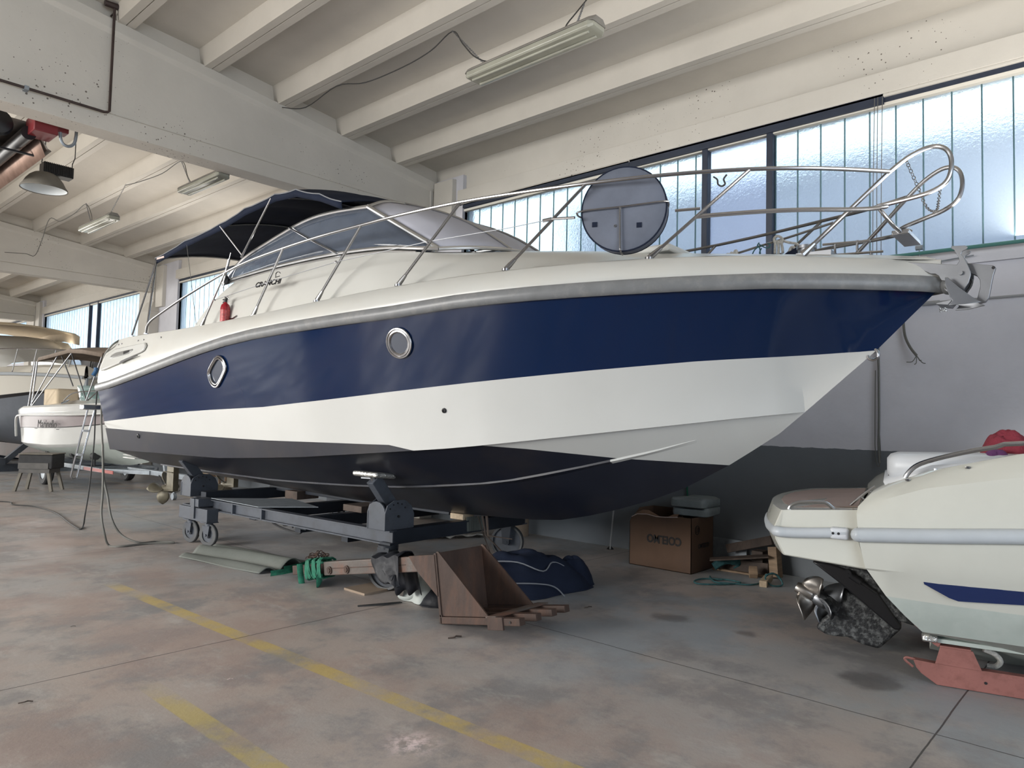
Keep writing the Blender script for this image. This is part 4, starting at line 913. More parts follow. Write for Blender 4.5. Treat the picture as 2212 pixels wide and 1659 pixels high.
m = MB(); m.tube([(3.074,-0.790,3.211), (3.101,-0.790,3.187), (3.107,-0.790,3.154), (3.133,-0.790,3.136), (3.156,-0.790,3.148), (3.146,-0.790,3.181), (3.168,-0.790,3.208)], .006, 6, smooth=4); obj('rail_hook', m, MAT['wire'], CR)

# bow roller
m = MB()
pr = [(4.086,-0.075,2.641),(4.376,-0.075,2.587),(4.390,-0.075,2.608),(4.387,-0.075,2.634),(4.362,-0.075,2.684),(4.346,-0.075,2.693),(4.348,-0.075,2.710),(4.422,-0.075,2.704),(4.438,-0.075,2.691),(4.427,-0.075,2.676),(4.409,-0.075,2.669),(4.400,-0.075,2.654),(4.416,-0.075,2.626),(4.437,-0.075,2.577),(4.451,-0.075,2.533),(4.451,-0.075,2.512),(4.440,-0.075,2.467),(4.414,-0.075,2.423),(4.368,-0.075,2.462),(4.321,-0.075,2.488),(4.291,-0.075,2.496),(4.276,-0.075,2.527),(4.258,-0.075,2.542),(4.232,-0.075,2.545)]
m.prism(pr, (0,.010,0)); m.prism([(p[0],-p[1],p[2]) for p in pr], (0,-.010,0))
BR = obj('bow_roller', m, MAT['steel_dull'], CR, bevel=.003, angle=30)
m = MB(); q = V((4.397,-0.075,2.531)); m.cyl((q.x,-.095,q.z),(q.x,.095,q.z),.014,n=12); m.cyl((q.x-.05,-.06,q.z-.07),(q.x-.05,.06,q.z-.07),.045,n=16); obj('roller', m, MAT['steel_dull'], BR)

# lettering on the cabin side
tx = (-1.281,-1.335,2.848)
text_mesh('name_lettering', 'CRANCHI', .078, MAT['drive_clean'], (tx[0]-.02, tx[1]-.080, tx[2]-.006), (1,.01,0), (0,.30,1), CR, world=False, font_w=1.30, thick=.002, bold=.0025)
m = MB()
for k in range(3):
    a0 = PI*.15+k*PI*.25; m.tube([(tx[0]+.01+.05*math.cos(a0+i*.35)*(1.0-.15*k), tx[1]+.005, tx[2]+.085+.035*math.sin(a0+i*.35)) for i in range(5)], .004, 5)
m.tube([(tx[0]-.03, tx[1]+.003, tx[2]+.068),(tx[0]+.05, tx[1]+.003, tx[2]+.072)], .004, 5)
obj('emblem', m, MAT['drive_clean'], CR)
# hatches and scoops on the foredeck
m = MB(); m.box((2.0,-.3,2.89),(2.5,.3,2.945)); obj('deck_hatch', m, MAT['gel_deck'], CR, bevel=.015)

# swim platform, ladder, trim tabs, drives behind the transom
m = MB(); m.box((-5.55,-1.15,1.28),(-5.10,1.15,1.36)); obj('swim_platform', m, MAT['gel_white'], CR, bevel=.02)
lb = [(-5.600,-1.441,1.568), (-5.600,-1.348,1.570), (-5.720,-1.566,0.643), (-5.720,-1.492,0.627)]
m = MB(); a, b, c_, d_ = [V(q) for q in lb]
m.tube([a, c_, c_+V(-.0,.02,-.03), d_+V(0,-.02,-.01), d_, b], .013, 8)
LD = obj('boarding_ladder', m, MAT['steel'], CR)
for t_ in (.33, .68):
    m = MB(); p, q = a.lerp(c_, t_), b.lerp(d_, t_); m.bar(p, q, .05, .03); obj('rung', m, MAT['vinyl_white'], LD, bevel=.005)
m = MB(); p = (a+b)/2; m.box((p.x-.03,p.y-.14,p.z-.02),(-5.5,p.y+.14,p.z+.05)); obj('ladder_hinge', m, MAT['alu'], CR, bevel=.01)
m = MB(); q1 = [(-5.237,-0.573,0.800),(-5.129,-0.387,0.800),(-5.593,-0.152,0.800),(-5.605,-0.393,0.800)]
m.box((-5.5,.45,.89),(-5.12,1.0,.905)); obj('trim_tab', m, MAT['gel_white'], CR, bevel=.004); m = MB(); m.box((-5.5,-1.0,.89),(-5.12,-.45,.905)); m.box((-5.5,-1.0,.93),(-5.12,-.5,.94)); obj('trim_tab', m, MAT['gel_white'], CR, bevel=.004)
def propeller(c, ax, r, n, pitch, mt, parent, local=True, hub=.045, name='propeller', rot=0, rake=.25):
    c, ax = V(c), V(ax).normalized(); u = ax.orthogonal().normalized(); w = ax.cross(u)
    m = MB(); m.lathe([(0,-.09),(hub*.6,-.08),(hub,-.03),(hub*1.1,.06),(hub*.9,.09),(0,.09)], c, ax, 18)
    for k in range(n):
        ph = rot + 2*PI*k/n; rows = []
        for i in range(9):
            t = i/8; rr = hub*.8 + (r-hub*.8)*t
            half = .62*math.sin(PI*min(1, .18+.80*t))**.75 * (1 if t < .97 else .55)
            row = []
            for j in range(7):
                s_ = j/3-1; a = ph + s_*half*(.95-.25*t) + .25*t
                e = (u*math.cos(a)+w*math.sin(a))*rr + ax*(s_*half*pitch*(1.15-.75*t)*r*.55 - rake*rr*t)
                row.append(c+e)
            rows.append(row)
        m.grid(rows)
    return obj(name, m, mt, parent, world=not local, solid=.007, angle=50)
for yy, rt in ((-.42,.55),(.50,1.1)):
    m = MB(); m.box((-5.30,yy-.10,.80),(-5.08,yy+.10,1.15)); m.box((-5.32,yy-.04,.42),(-5.12,yy+.04,.95)); m.tube([(-5.42,yy,.44),(-5.12,yy,.46)],[.05,.04],14)
    m.box((-5.40,yy-.06,.68),(-5.12,yy+.06,.69))
    SD = obj('stern_drive', m, MAT['bronze'], CR, bevel=.02)
    propeller((-5.44,yy,.44), (1,0,0), .235, 4, 1.0, MAT['bronze'], SD, rot=rt)


# ------------------------------------------------------------------ trolley under the cruiser (same local frame as the cruiser)
OBL = (5.100,5.300,0.000); RZ = -1.532
TR = thing('boat_trolley', 'grey steel boat trolley with castor wheels under the navy cruiser', 'trolley', OBL, RZ)
def ibeam(p, q, h, w, name, mt='trolley'):
    p, q = V(p), V(q); m = MB(); up = V(0,0,1)
    m.bar(p+up*(h/2-.006), q+up*(h/2-.006), w, .012); m.bar(p-up*(h/2-.006), q-up*(h/2-.006), w, .012); m.bar(p, q, .010, h-.02)
    return obj(name, m, MAT[mt], TR, smooth=False)
ibeam((-3.45,-.95,.463), (.14,-.95,.463), .125, .085, 'side_beam')
ibeam((-3.45,.95,.463), (.14,.95,.463), .125, .085, 'side_beam')
for x, z, n in ((.08,.463,'cross_beam'), (-1.25,.44,'cross_beam'), (-2.2,.44,'cross_beam'), (-3.30,.53,'cross_beam')):
    m = MB(); m.box((x-.06,-.95,z-.065),(x+.06,.95,z+.065)); obj(n, m, MAT['trolley_dark'], TR, smooth=False, bevel=.006)
for x in (-.75,-1.55): 
    m = MB(); m.box((x-.05,-.8,.30),(x+.05,-.55,.38)); obj('stub', m, MAT['trolley_dark'], TR, smooth=False)
m = MB(); m.box((-3.4,.0,.56),(-.1,.10,.66)); obj('spine_beam', m, MAT['trolley_dark'], TR, smooth=False, bevel=.006)
m = MB(); m.add([(-3.05,-.98,.542),(-2.0,-1.0,.538),(-1.55,-.55,.545),(-2.35,-.35,.552)], [(0,1,2,3)]); obj('steel_sheet', m, MAT['galv'], TR, smooth=False, solid=.006)
for x in (-2.55,-1.95): 
    m = MB(); m.box((x-.01,-.995,.40),(x+.01,-.90,.53)); obj('stiffener', m, MAT['trolley'], TR, smooth=False)
def cheek(x, s, h, name='arm_bracket'):
    # two rounded cheek plates joined by a box, carrying the raking arm
    y = -1.0*s; m = MB()
    prof = [(-.17,.525),(.17,.525),(.17,.66)] + [(.17*math.cos(a), .66+.13*math.sin(a)) for a in [PI*k/10 for k in range(1,10)]] + [(-.17,.66)]
    prof2 = [(-.12,.525),(.12,.525),(.12,.68)] + [(.12*math.cos(a), .68+.10*math.sin(a)) for a in [PI*k/8 for k in range(1,8)]] + [(-.12,.68)]
    m = MB(); m.prism([(x+a, y-.02*s, z) for a, z in prof2], (0, .02*s, 0)); 
    m.prism([(x+.12, y+b*s*1.3, z) for b, z in [(-.02,.525),(.25,.525),(.25,.66),(.22,.74),(.16,.79),(.06,.79),(0,.75),(-.02,.68)]], (.012,0,0))
    m.prism([(x-.12, y+b*s*1.3, z) for b, z in [(-.02,.525),(.25,.525),(.25,.66),(.22,.74),(.16,.79),(.06,.79),(0,.75),(-.02,.68)]], (.012,0,0))
    b = obj(name, m, MAT['trolley'], TR, smooth=False, bevel=.004)
    m = MB(); m.cyl((x+.13, y+.13*s, .645),(x+.145, y+.13*s, .645), .012, n=10)
    for k in range(5): a = PI*(.2+.15*k); m.cyl((x+.13, y+(.12+.11*math.cos(a))*s, .655+.11*math.sin(a)),(x+.137, y+(.12+.11*math.cos(a))*s, .655+.11*math.sin(a)), .008, n=8)
    obj('pin_hole', m, MAT['black'], b)
    m = MB(); m.bar((x, y+.20*s, .66), (x-.0, y-.06*s+.0, .985), .12, .09, up=(1,0,0)); obj('raking_arm', m, MAT['trolley'], TR, smooth=False, bevel=.006)
    m = MB(); m.cyl((x, y-.06*s, .97), (x, y-.075*s, 1.0), .022, n=10); m.bar((x-.16,y-.07*s,.985),(x+.02,y-.07*s,.99),.012,.012); obj('pad_swivel', m, MAT['steel_dull'], TR)
    m = MB(); m.hexa([(x-.20,y-.15*s,1.005),(x+.14,y-.15*s,1.005),(x+.14,y+.09*s,.985),(x-.20,y+.09*s,.985),(x-.20,y-.15*s,1.055),(x+.14,y-.15*s,1.055),(x+.14,y+.09*s,1.035),(x-.20,y+.09*s,1.035)])
    obj('foil_pad', m, MAT['foil'], TR, smooth=True, bevel=.02, seg=3)
for s_ in (1, -1):
    cheek(-.02, s_, 0); cheek(-3.6, s_, 0)
def castor(x, y, r, w, ztop, yaw=0, double=False):
    c = V(x, y, r); ax = V(math.sin(yaw), math.cos(yaw), 0); fw = V(math.cos(yaw), -math.sin(yaw), 0)
    m = MB(); m.box((x-.075,y-.075,ztop-.012),(x+.075,y+.075,ztop)); m.cyl((x,y,ztop-.012),(x,y,ztop-.06),.045,n=14)
    top = V(x,y,ztop-.05) + fw*.0
    for k in (-1, 1):
        p = c + ax*(k*(w/2+.012)); m.prism([p+fw*.03+V(0,0,-.03), p-fw*.03+V(0,0,-.03), top-fw*.06+ax*(k*(w/2+.012)), top+fw*.05+ax*(k*(w/2+.012))], ax*(k*.006))
    m.bar(top-fw*.06, top+fw*.05, w+.04, .012); m.cyl(c-ax*(w/2+.03), c+ax*(w/2+.03), .014, n=10)
    cs = obj('castor', m, MAT['trolley'], TR, smooth=True, bevel=.002)
    m = MB(); m.lathe([(r*.62,-w/2*.8),(r*.95,-w/2*.8),(r,-w/2*.5),(r,w/2*.5),(r*.95,w/2*.8),(r*.62,w/2*.8),(r*.62,-w/2*.8)], c, ax, 32); obj('tyre', m, MAT['tyre'], cs)
    m = MB(); m.lathe([(0,-w/2*.45),(r*.28,-w/2*.75),(r*.30,-w/2*.35),(r*.63,-w/2*.35),(r*.63,w/2*.35),(r*.30,w/2*.35),(r*.28,w/2*.75),(0,w/2*.45)], c, ax, 24); obj('wheel_hub', m, MAT['trolley'], cs)
for s_ in (1, -1):
    m = MB(); m.box((-3.52,-1.13*s_,.285),(-2.85,-.99*s_,.435)); obj('bogie_box', m, MAT['trolley'], TR, smooth=False, bevel=.006)
    m = MB(); m.box((-3.20,-1.15*s_,.31),(-3.12,-1.13*s_,.54)); m.box((-3.5,-1.1*s_,.435),(-3.1,-.9*s_,.45)); m.box((-3.24,-1.14*s_,.45),(-3.04,-.95*s_,.54)); obj('bogie_plate', m, MAT['trolley'], TR, smooth=False, bevel=.003)
    castor(-3.34,-1.06*s_,.135,.055,.285, -.2); castor(-2.94,-1.05*s_,.135,.055,.285, -.26)
def front_wheel(x, y, yaw):
    c = V(x, y, .185); ax = V(math.sin(yaw), math.cos(yaw), 0); fw = V(math.cos(yaw), -math.sin(yaw), 0)
    m = MB(); m.cyl((x,y,.40),(x,y,.37),.09,n=16)
    for k in (-1,1):
        p = c+ax*(k*.075); m.prism([p+fw*.035-V(0,0,.02), p-fw*.035-V(0,0,.02), p-fw*.06+V(0,0,.20), p+fw*.06+V(0,0,.20)], ax*(k*.01))
    m.cyl(c-ax*.09, c+ax*.09, .018, n=10); cs = obj('fork', m, MAT['trolley_dark'], TR, smooth=True)
    m = MB(); r = .185; m.lathe([(r*.86,-.035),(r*.97,-.04),(r,-.03),(r,.03),(r*.97,.04),(r*.86,.035),(r*.86,-.035)], c, ax, 36); obj('tyre', m, MAT['tyre'], cs)
    m = MB(); m.lathe([(0,-.02),(r*.2,-.045),(r*.22,-.012),(r*.87,-.012),(r*.87,.012),(r*.22,.012),(r*.2,.045),(0,.02)], c, ax, 28); obj('wheel_disc', m, MAT['trolley'], cs)
front_wheel(.10,-.97,-.32); front_wheel(-.11,.956,-.45)
m = MB(); m.box((.02,-1.0,.36),(.16,-.90,.42)); obj('fork_mount', m, MAT['trolley_dark'], TR)
m = MB(); m.box((-.17,.88,.36),(-.05,1.0,.42)); obj('fork_mount', m, MAT['trolley_dark'], TR)
# keel chocks and bits lying on the trolley
def tr_thing(name, mb, mt, label, cat, **k): return obj(name, mb, MAT[mt], label=label, cat=cat, **k)
FX, PX = V((0.038,-0.999,0.000)), V((0.999,0.038,0.000)); OW = V(OBL)
def L2W(x, y, z): return OW + FX*x + PX*y + V(0,0,z)
def wbox(m, a, b): 
    x0,y0,z0 = a; x1,y1,z1 = b
    m.hexa([L2W(*q) for q in ((x0,y0,z0),(x1,y0,z0),(x1,y1,z0),(x0,y1,z0),(x0,y0,z1),(x1,y0,z1),(x1,y1,z1),(x0,y1,z1))])
m = MB(); wbox(m, (-.08,.0,.528), (.10,.16,.585)); tr_thing('keel_chock', m, 'wood_pale', 'small pale wood chock between the front cross beam and the keel', 'wood block', smooth=False, bevel=.004)
m = MB(); wbox(m, (-1.42,-.32,.505), (-1.1,.12,.575)); tr_thing('keel_chock', m, 'wood_dark', 'dark brown wood block on the middle of the trolley', 'wood block', smooth=False, bevel=.005)
m = MB(); wbox(m, (-2.86,-.12,.50), (-2.6,.2,.60)); tr_thing('keel_chock', m, 'wood_dark', 'dark wood block under the keel near the rear trolley wheels', 'wood block', smooth=False, bevel=.005)
m = MB()
for k in range(7): 
    m.add([L2W(.13+.004*k,.02+.03*k,.56), L2W(.13+.004*k,.05+.03*k,.56), L2W(.15+.004*k,.045+.03*k,.42), L2W(.15+.004*k,.01+.03*k,.42)], [(0,1,2,3)])
tr_thing('folded_mat', m, 'green_tarp', 'folded grey-green mat hanging over the front cross beam', 'mat', smooth=False, solid=.006)
m = MB(); rnd = random.Random(3); rows = []
for i in range(13):
    t = i/12; r = []
    for j in range(9):
        a = PI*j/8; w_ = .085*(1+.2*math.sin(t*9+j)); r.append(L2W(-.75+.62*t, .58+w_*math.cos(a)*-1, .53+.07*math.sin(a)*(1+.3*math.sin(5*t+2*j))*(.4+.6*math.sin(PI*min(1,t+.12)))))
    rows.append(r)
m.grid(rows); tr_thing('life_jacket', m, 'orange', 'bright orange life jacket lying behind the front arm of the trolley', 'life jacket', solid=.01)
m = MB(); m.tube([L2W(*q) for q in ((-2.05,-.75,.40),(-2.2,-.72,.36),(-2.1,-.7,.30),(-1.85,-.68,.265),(-1.65,-.7,.27),(-1.6,-.74,.33),(-1.7,-.8,.39))], .014, 6, smooth=5); m.tube([L2W(*q) for q in ((-2.0,-.72,.39),(-1.9,-.74,.33),(-1.8,-.7,.35),(-1.72,-.75,.33))], .012, 6, smooth=4)
tr_thing('hose', m, 'rubber', 'black hose looped under the side beam of the trolley', 'hose')
m = MB()
for k in range(3): m.tube([L2W(.35+.02*k,-.05+.04*k,.60), L2W(.40+.03*k,-.02,.42), L2W(.55+.1*k,.0,.12+.15*k)], [.014,.013,.008], 5, flat=.35)
tr_thing('strap', m, 'wood_dark', 'brown webbing strap hanging from the keel behind the rusty fork', 'strap')

# ------------------------------------------------------------------ things lying on the floor under the bow
TH = R(10.3); ct, st_ = math.cos(TH), math.sin(TH)
def T(x, s, h): return V(3.75+x, 4.03 - s*ct + h*st_, .004 + s*st_ + h*ct)
FK = thing('loader_fork', 'rusty brown steel fork attachment tilted on the floor, with triangular side plates', 'fork attachment', (3.75,4.03,0))
def tb(m, a, b):
    x0,y0,z0 = a; x1,y1,z1 = b
    m.hexa([T(*q) for q in ((x0,y0,z0),(x1,y0,z0),(x1,y1,z0),(x0,y1,z0),(x0,y0,z1),(x1,y0,z1),(x1,y1,z1),(x0,y1,z1))])
m = MB(); tb(m, (0,-.01,0), (.56,.015,.52)); obj('back_plate', m, MAT['rust'], FK, True, smooth=False, bevel=.003)
for x in (.012,.50):
    m = MB(); m.prism([T(x,.01,.53), T(x,.03,.53), T(x,.50,.055), T(x,.01,.055)], (.012,0,0)); obj('gusset', m, MAT['rust'], FK, True, smooth=False)
for i, x in enumerate((.0,.175,.35,.50)):
    m = MB(); tb(m, (x,0,0), (x+.06,.80,.05)); m2 = obj('tine', m, MAT['rust'], FK, True, smooth=False, bevel=.004)
m = MB(); tb(m, (-.012,.50,-.03), (.008,.65,.058)); obj('tine_clamp', m, MAT['rust'], FK, True, smooth=False, bevel=.003)
m = MB(); tb(m, (0,.48,.05), (.58,.58,.062)); obj('cross_flat', m, MAT['rust_bare'], FK, True, smooth=False)
m = MB(); tb(m, (.0,.0,.05), (.56,.02,.065)); obj('foot_flat', m, MAT['rust'], FK, True, smooth=False)
m = MB(); tb(m, (0,-1.50,.385), (.12,-.01,.505)); obj('boom', m, MAT['rust_bare'], FK, True, smooth=False, bevel=.008)
m = MB(); tb(m, (-.003,-1.45,.441), (.0,-.35,.449)); obj('boom_seam', m, MAT['rust'], FK, True, smooth=False)
m = MB(); m.prism([T(-.006,-.0,.51),T(-.006,-.30,.51),T(-.006,-.20,.38),T(-.006,0,.20)], (.012,0,0)); obj('boom_gusset', m, MAT['rust'], FK, True, smooth=False)
m = MB(); tb(m, (.02,-2.05,.40), (.10,-1.5,.485)); obj('boom_tongue', m, MAT['rust'], FK, True, smooth=False, bevel=.006)
for s_ in (-1.40,-1.14):
    m = MB(); m.cyl(T(-.02,s_,.43), T(.0,s_,.43), .022, n=6); m.cyl(T(-.012,s_,.43), T(.0,s_,.43), .034, n=16); obj('bolt', m, MAT['rust'], FK, True)
m = MB(); p = T(-.004,.715,.025); m.cyl(p, p+V(-.003,0,0), .008, n=10); obj('pin_hole', m, MAT['black'], FK, True)

def wrap(cy, w, th, mt, name, label, cat, n=7, drop=0):
    m = MB(); rnd = random.Random(int(cy*100))
    for k in range(n):
        s_ = cy + (k-n/2)*w + rnd.uniform(-.01,.01); tl = rnd.uniform(-.03,.03)
        pts = []
        for (x, h, q) in ((-.015,.37,0),(-.02,.52,tl),(.06,.525,tl),(.14,.515,tl),(.14,.38,0),(.06,.365-drop,0)):
            pts.append(T(x + rnd.uniform(-.006,.004), s_+q, h + rnd.uniform(-.006,.008)))
        m.tube(pts, th, 6, loop=True, smooth=3, flat=.35)
    return m
m = wrap(-1.62, .028, .022, 'green_web', '', '', '', 9)
e1, e2, e3, e4 = V((3.653,6.317,0.025)), V((3.773,6.289,0.030)), V((3.918,6.298,0.035)), V((4.066,6.304,0.050))
m.grid([[p+V(0,0,-.022), p+V(.01,.01,0), p+V(0,0,.03)] for p in (e1, e2, e3, e4)]); m.grid([[p+V(.05,.08,-.02), p+V(.06,.09,0), p+V(.05,.08,.035)] for p in (e2, e3, e4, e4+V(.05,-.1,.04))])
m.tube([e3, e4, e4+V(.06,-.10,.06), T(.02,-1.62,.30), T(-.01,-1.55,.40)], .032, 6, smooth=4, flat=.3)
m.tube([T(-.02,-1.85,.50), T(-.03,-1.83,.40), T(-.03,-1.80,.28), T(-.02,-1.70,.24)], .028, 6, smooth=4, flat=.3)
obj('lifting_sling', m, MAT['green_web'], label='green lifting sling wound round the end of the rusty boom', cat='sling')
c = MB(); rnd = random.Random(5)
for k in range(26):
    p = T(.06+rnd.uniform(-.05,.07), -1.72+rnd.uniform(-.09,.09), .535+rnd.uniform(0,.05)); q = V(rnd.uniform(-1,1),rnd.uniform(-1,1),rnd.uniform(-.6,.6)).normalized(); u = q.orthogonal().normalized()*.012
    c.tube([p, p+q*.012+u, p+q*.035+u, p+q*.045, p+q*.035-u, p+q*.012-u], .0045, 5, loop=True)
obj('chain_heap', c, MAT['rust'], label='small heap of rusty chain on top of the green sling', cat='chain')

# black cover slung over the boom
def sheet(fn, nu, nv, mt, name, label, cat, solid=.005, **k):
    m = MB(); m.grid([[fn(i/nu, j/nv) for j in range(nv+1)] for i in range(nu+1)]); return obj(name, m, MAT[mt], label=label, cat=cat, solid=solid, angle=60, **k)
def fblack(u, v):
    s_ = -.77 + .36*u; a = v*2*PI*.5
    prof = [(-.03,.24+.06*(1-u)),(-.045,.29),(-.04,.34),(-.025,.41),(-.02,.515),(.06,.54),(.14,.52),(.16,.40),(.20,.2)]
    t = v*(len(prof)-1); i = min(int(t), len(prof)-2); f_ = t-i; x = prof[i][0]*(1-f_)+prof[i+1][0]*f_; h = prof[i][1]*(1-f_)+prof[i+1][1]*f_
    w = .022*math.sin(9*u*PI*.5+3*v)*max(0, 1-abs(v-.5)*1.2) + .014*math.sin(14*u+9*v)
    h += -.10*(math.sin(PI*u) if v < .35 else 0)*(.35-v)*2.5*-1
    x -= .03*math.sin(PI*u)*(1 if v < .4 else 0)
    ss = s_ + (max(0, .45-v)/.45)**1.2*.30*(1-u)
    return T(x+w*.6, ss, max(h+w, .03))
sheet(fblack, 22, 26, 'black_vinyl', 'boom_cover', 'black vinyl cover draped over the middle of the rusty boom', 'cover')
m = MB(); m.box((3.86,5.12,0),(4.16,5.42,.018)); obj('cardboard_sheet', m, MAT['brown_board'], label='flat square of brown board on the floor behind the near front wheel', cat='board', smooth=False)

def heap(name, label, cat, mt, c, sx, sy, h, seed, folds=5, nu=30, nv=30, rot=0, sharp=.5, amp=.22):
    rnd = random.Random(seed); ph = [(rnd.uniform(0,6.3), rnd.uniform(1.5,5), rnd.uniform(-4,4), rnd.uniform(.4,1)) for _ in range(folds)]
    cr, sr = math.cos(rot), math.sin(rot)
    def fn(u, v):
        a = u*2*PI; r = v
        ed = 1 + .14*math.sin(3*a+ph[0][0]) + .09*math.sin(5*a+ph[1][0])
        x, y = r*math.cos(a)*ed, r*math.sin(a)*ed
        z = (1-r**2.6)*(1 + sum(amp*k[3]*abs(math.sin(k[1]*x*1.6+k[2]*y+k[0]))**sharp*1.0-amp*.5 for k in ph)/1.0*.6)
        if r > .88: z = max(z, .02) * (1-(r-.88)/.12) + .004
        X, Y = x*sx, y*sy
        return V(c[0]+X*cr-Y*sr, c[1]+X*sr+Y*cr, c[2]+max(z,0.0)*h)
    m = MB(); m.grid([[fn(i/nu, max(.02,j/nv)) for j in range(nv+1)] for i in range(nu+1)])
    return obj(name, m, MAT[mt], label=label, cat=cat, angle=70, solid=.006)
hp = heap('boat_cover', 'crumpled navy boat cover with pale piping heaped behind the rusty fork', 'boat cover', 'canvas_navy', (5.02,4.38,.003), .62,.44,.34, 11, rot=-.35, folds=6)
m = MB()
m.tube([V(4.62,4.40,.30),V(4.8,4.2,.30),V(4.98,4.05,.22),V(5.2,4.12,.26),V(5.32,4.05,.20),V(5.40,3.98,.08)], .006, 5, smooth=5); m.tube([V(4.62,4.22,.14),V(4.8,3.98,.15),V(5.0,3.94,.10),V(5.1,3.9,.01)], .006, 5, smooth=5)
obj('cover_piping', m, MAT['piping'], hp)
heap('cover_end', 'stiff folded end of a navy cover standing up at the right of the heap', 'boat cover', 'canvas_navy', (5.58,4.18,.003), .20,.20,.25, 21, folds=4, rot=.5)
heap('black_bag', 'shiny black plastic bag on the floor under the rusty boom', 'bag', 'black_vinyl', (4.24,4.42,.003), .22,.26,.16, 31, folds=5, rot=.2)
bg_ = heap('canvas_bag', 'crumpled white canvas bag stuffed beneath the rusty boom', 'bag', 'white_canvas', (4.13,4.66,.003), .15,.16,.29, 41, folds=5, rot=.3)
m = MB(); m.tube([V(4.03,4.78,.12),V(3.97,4.80,.04),V(4.0,4.70,.03),V(4.06,4.62,.10)], .018, 6, smooth=5, flat=.3); obj('bag_handle', m, MAT['white_canvas'], bg_, True)
m = MB(); m.tube([V(3.93,4.72,.006),V(3.75,4.80,.006),V(3.6,4.86,.006)], .007, 5); m.tube([V(3.93,4.70,.008),V(3.8,4.73,.006),V(3.62,4.85,.006)], .005, 5); obj('cord', m, MAT['wire'], label='short black cord on the floor joint left of the black bag', cat='cord')

# folded tarpaulin
def ftarp(u, v):
    # u along the length, v across the folds
    a = V(3.42,7.78,0).lerp(V(3.62,6.47,0), u); b = V(4.02,8.05,0).lerp(V(4.26,6.35,0), u)
    p = a.lerp(b, v); wob = .5+.5*u
    z = .006 + .075*max(0, math.sin(PI*min(1,v/.30)))**1.2*wob*.7 + .14*max(0, math.sin(PI*max(0,min(1,(v-.30)/.42))))**1.1*(.55+.3*u) + .05*max(0, math.sin(PI*max(0,(v-.72)/.28)))
    p.z = z + .004*math.sin(20*v+7*u); return p
sheet(ftarp, 30, 44, 'green_tarp', 'folded_tarpaulin', 'grey-green tarpaulin folded flat on the floor left of the green sling', 'tarpaulin', solid=.010)

# cardboard box with seat cushions on it
BX = thing('cardboard_box', 'big open brown cardboard box standing upside down by the wall', 'box', (7.05,3.95,0))
x0, x1, y0_, y1_ = 6.82, 7.31, 3.592, 4.335
m = MB()
tops = [(y0_,.57),(3.75,.57),(3.9,.555),(4.0,.55),(4.12,.565),(4.24,.555),(4.31,.52),(y1_,.46)]
m.prism([(x0,y,z) for y,z in tops]+[(x0,y1_,0),(x0,y0_,0)], (.006,0,0)); m.box((x1-.006,y0_,0),(x1,y1_,.60)); m.box((x0,y0_,0),(x1,y0_+.006,.57)); m.prism([(x0,y1_-.006,0),(x1,y1_-.006,0),(x1,y1_-.006,.6),(x0+.2,y1_-.006,.6),(x0,y1_-.006,.46)], (0,.006,0)); m.box((x0,y0_,0),(x1,y1_,.006))
obj('box_shell', m, MAT['cardboard'], BX, True, smooth=False)
m = MB(); m.grid([[V(x0+.02+.22*j/8, y1_-.02-.52*i/8, .50+.09*math.sin(PI*j/8)*(.6+.4*math.sin(i)) ) for j in range(9)] for i in range(9)]); obj('torn_flap', m, MAT['cardboard_in'], BX, True, solid=.005)
m = MB(); m.tube([(x0-.001,y,z-.003) for y,z in tops[1:-1]], .004, 4); obj('torn_edge', m, MAT['label_white'], BX, True)
text_mesh('lettering', 'COELMO', .118, MAT['ink'], (x0-.003, 3.91, .315), (0,1,0), (0,0,-1), BX, font_w=.85, bold=.004)
text_mesh('lettering', 'COELMO', .062, MAT['ink'], (7.09, y0_-.003, .27), (-1,0,0), (0,0,-1), BX, font_w=.95, bold=.002)
m = MB(); m.tube([(6.945+.045*math.cos(a), y0_-.003, .44+.045*math.sin(a)) for a in [2*PI*k/24 for k in range(24)]], .0035, 5, loop=True)
for dx in (.012,-.018):
    m.tube([(6.945+dx+.018*math.cos(a), y0_-.003, .44+.024*math.sin(a)) for a in [-PI*.45+PI*.9*k/8 for k in range(9)]], .003, 5)
m.tube([(6.945-.016, y0_-.003, .44),(6.945-.002, y0_-.003,.44)], .003, 5); obj('mark', m, MAT['ink'], BX, True)
def cushion(name, label, c, sx, sy, h, rz):
    m = MB(); rs = []
    for z, k in ((0,.93),(.12,1),(.5,1.01),(.88,1),(1,.93)):
        ring = []
        for a in range(32):
            t = 2*PI*a/32; cx_, sy_ = math.cos(t), math.sin(t); e = .28
            ring.append(V(sx*k*abs(cx_)**e*math.copysign(1,cx_), sy*k*abs(sy_)**e*math.copysign(1,sy_), z*h + (.01*math.cos(3*t) if z == 1 else 0)))
        rs.append(ring)
    rs.append([p*.5+V(0,0,h*.52) for p in rs[-1]])
    m.rings(rs); o = obj(name, m, MAT['cushion'], angle=50, label=label, cat='cushion', group='silver seat cushions on the cardboard box'); o.location = c; o.rotation_euler = (0,0,rz); return o
cushion('seat_cushion', 'grimier silver-grey cushion, the lower one on the cardboard box', (7.18,3.72,.572), .24,.20,.085, .15)
cushion('seat_cushion', 'silver-grey cushion, the upper one with a shiny top', (7.17,3.73,.662), .245,.20,.088, .08)

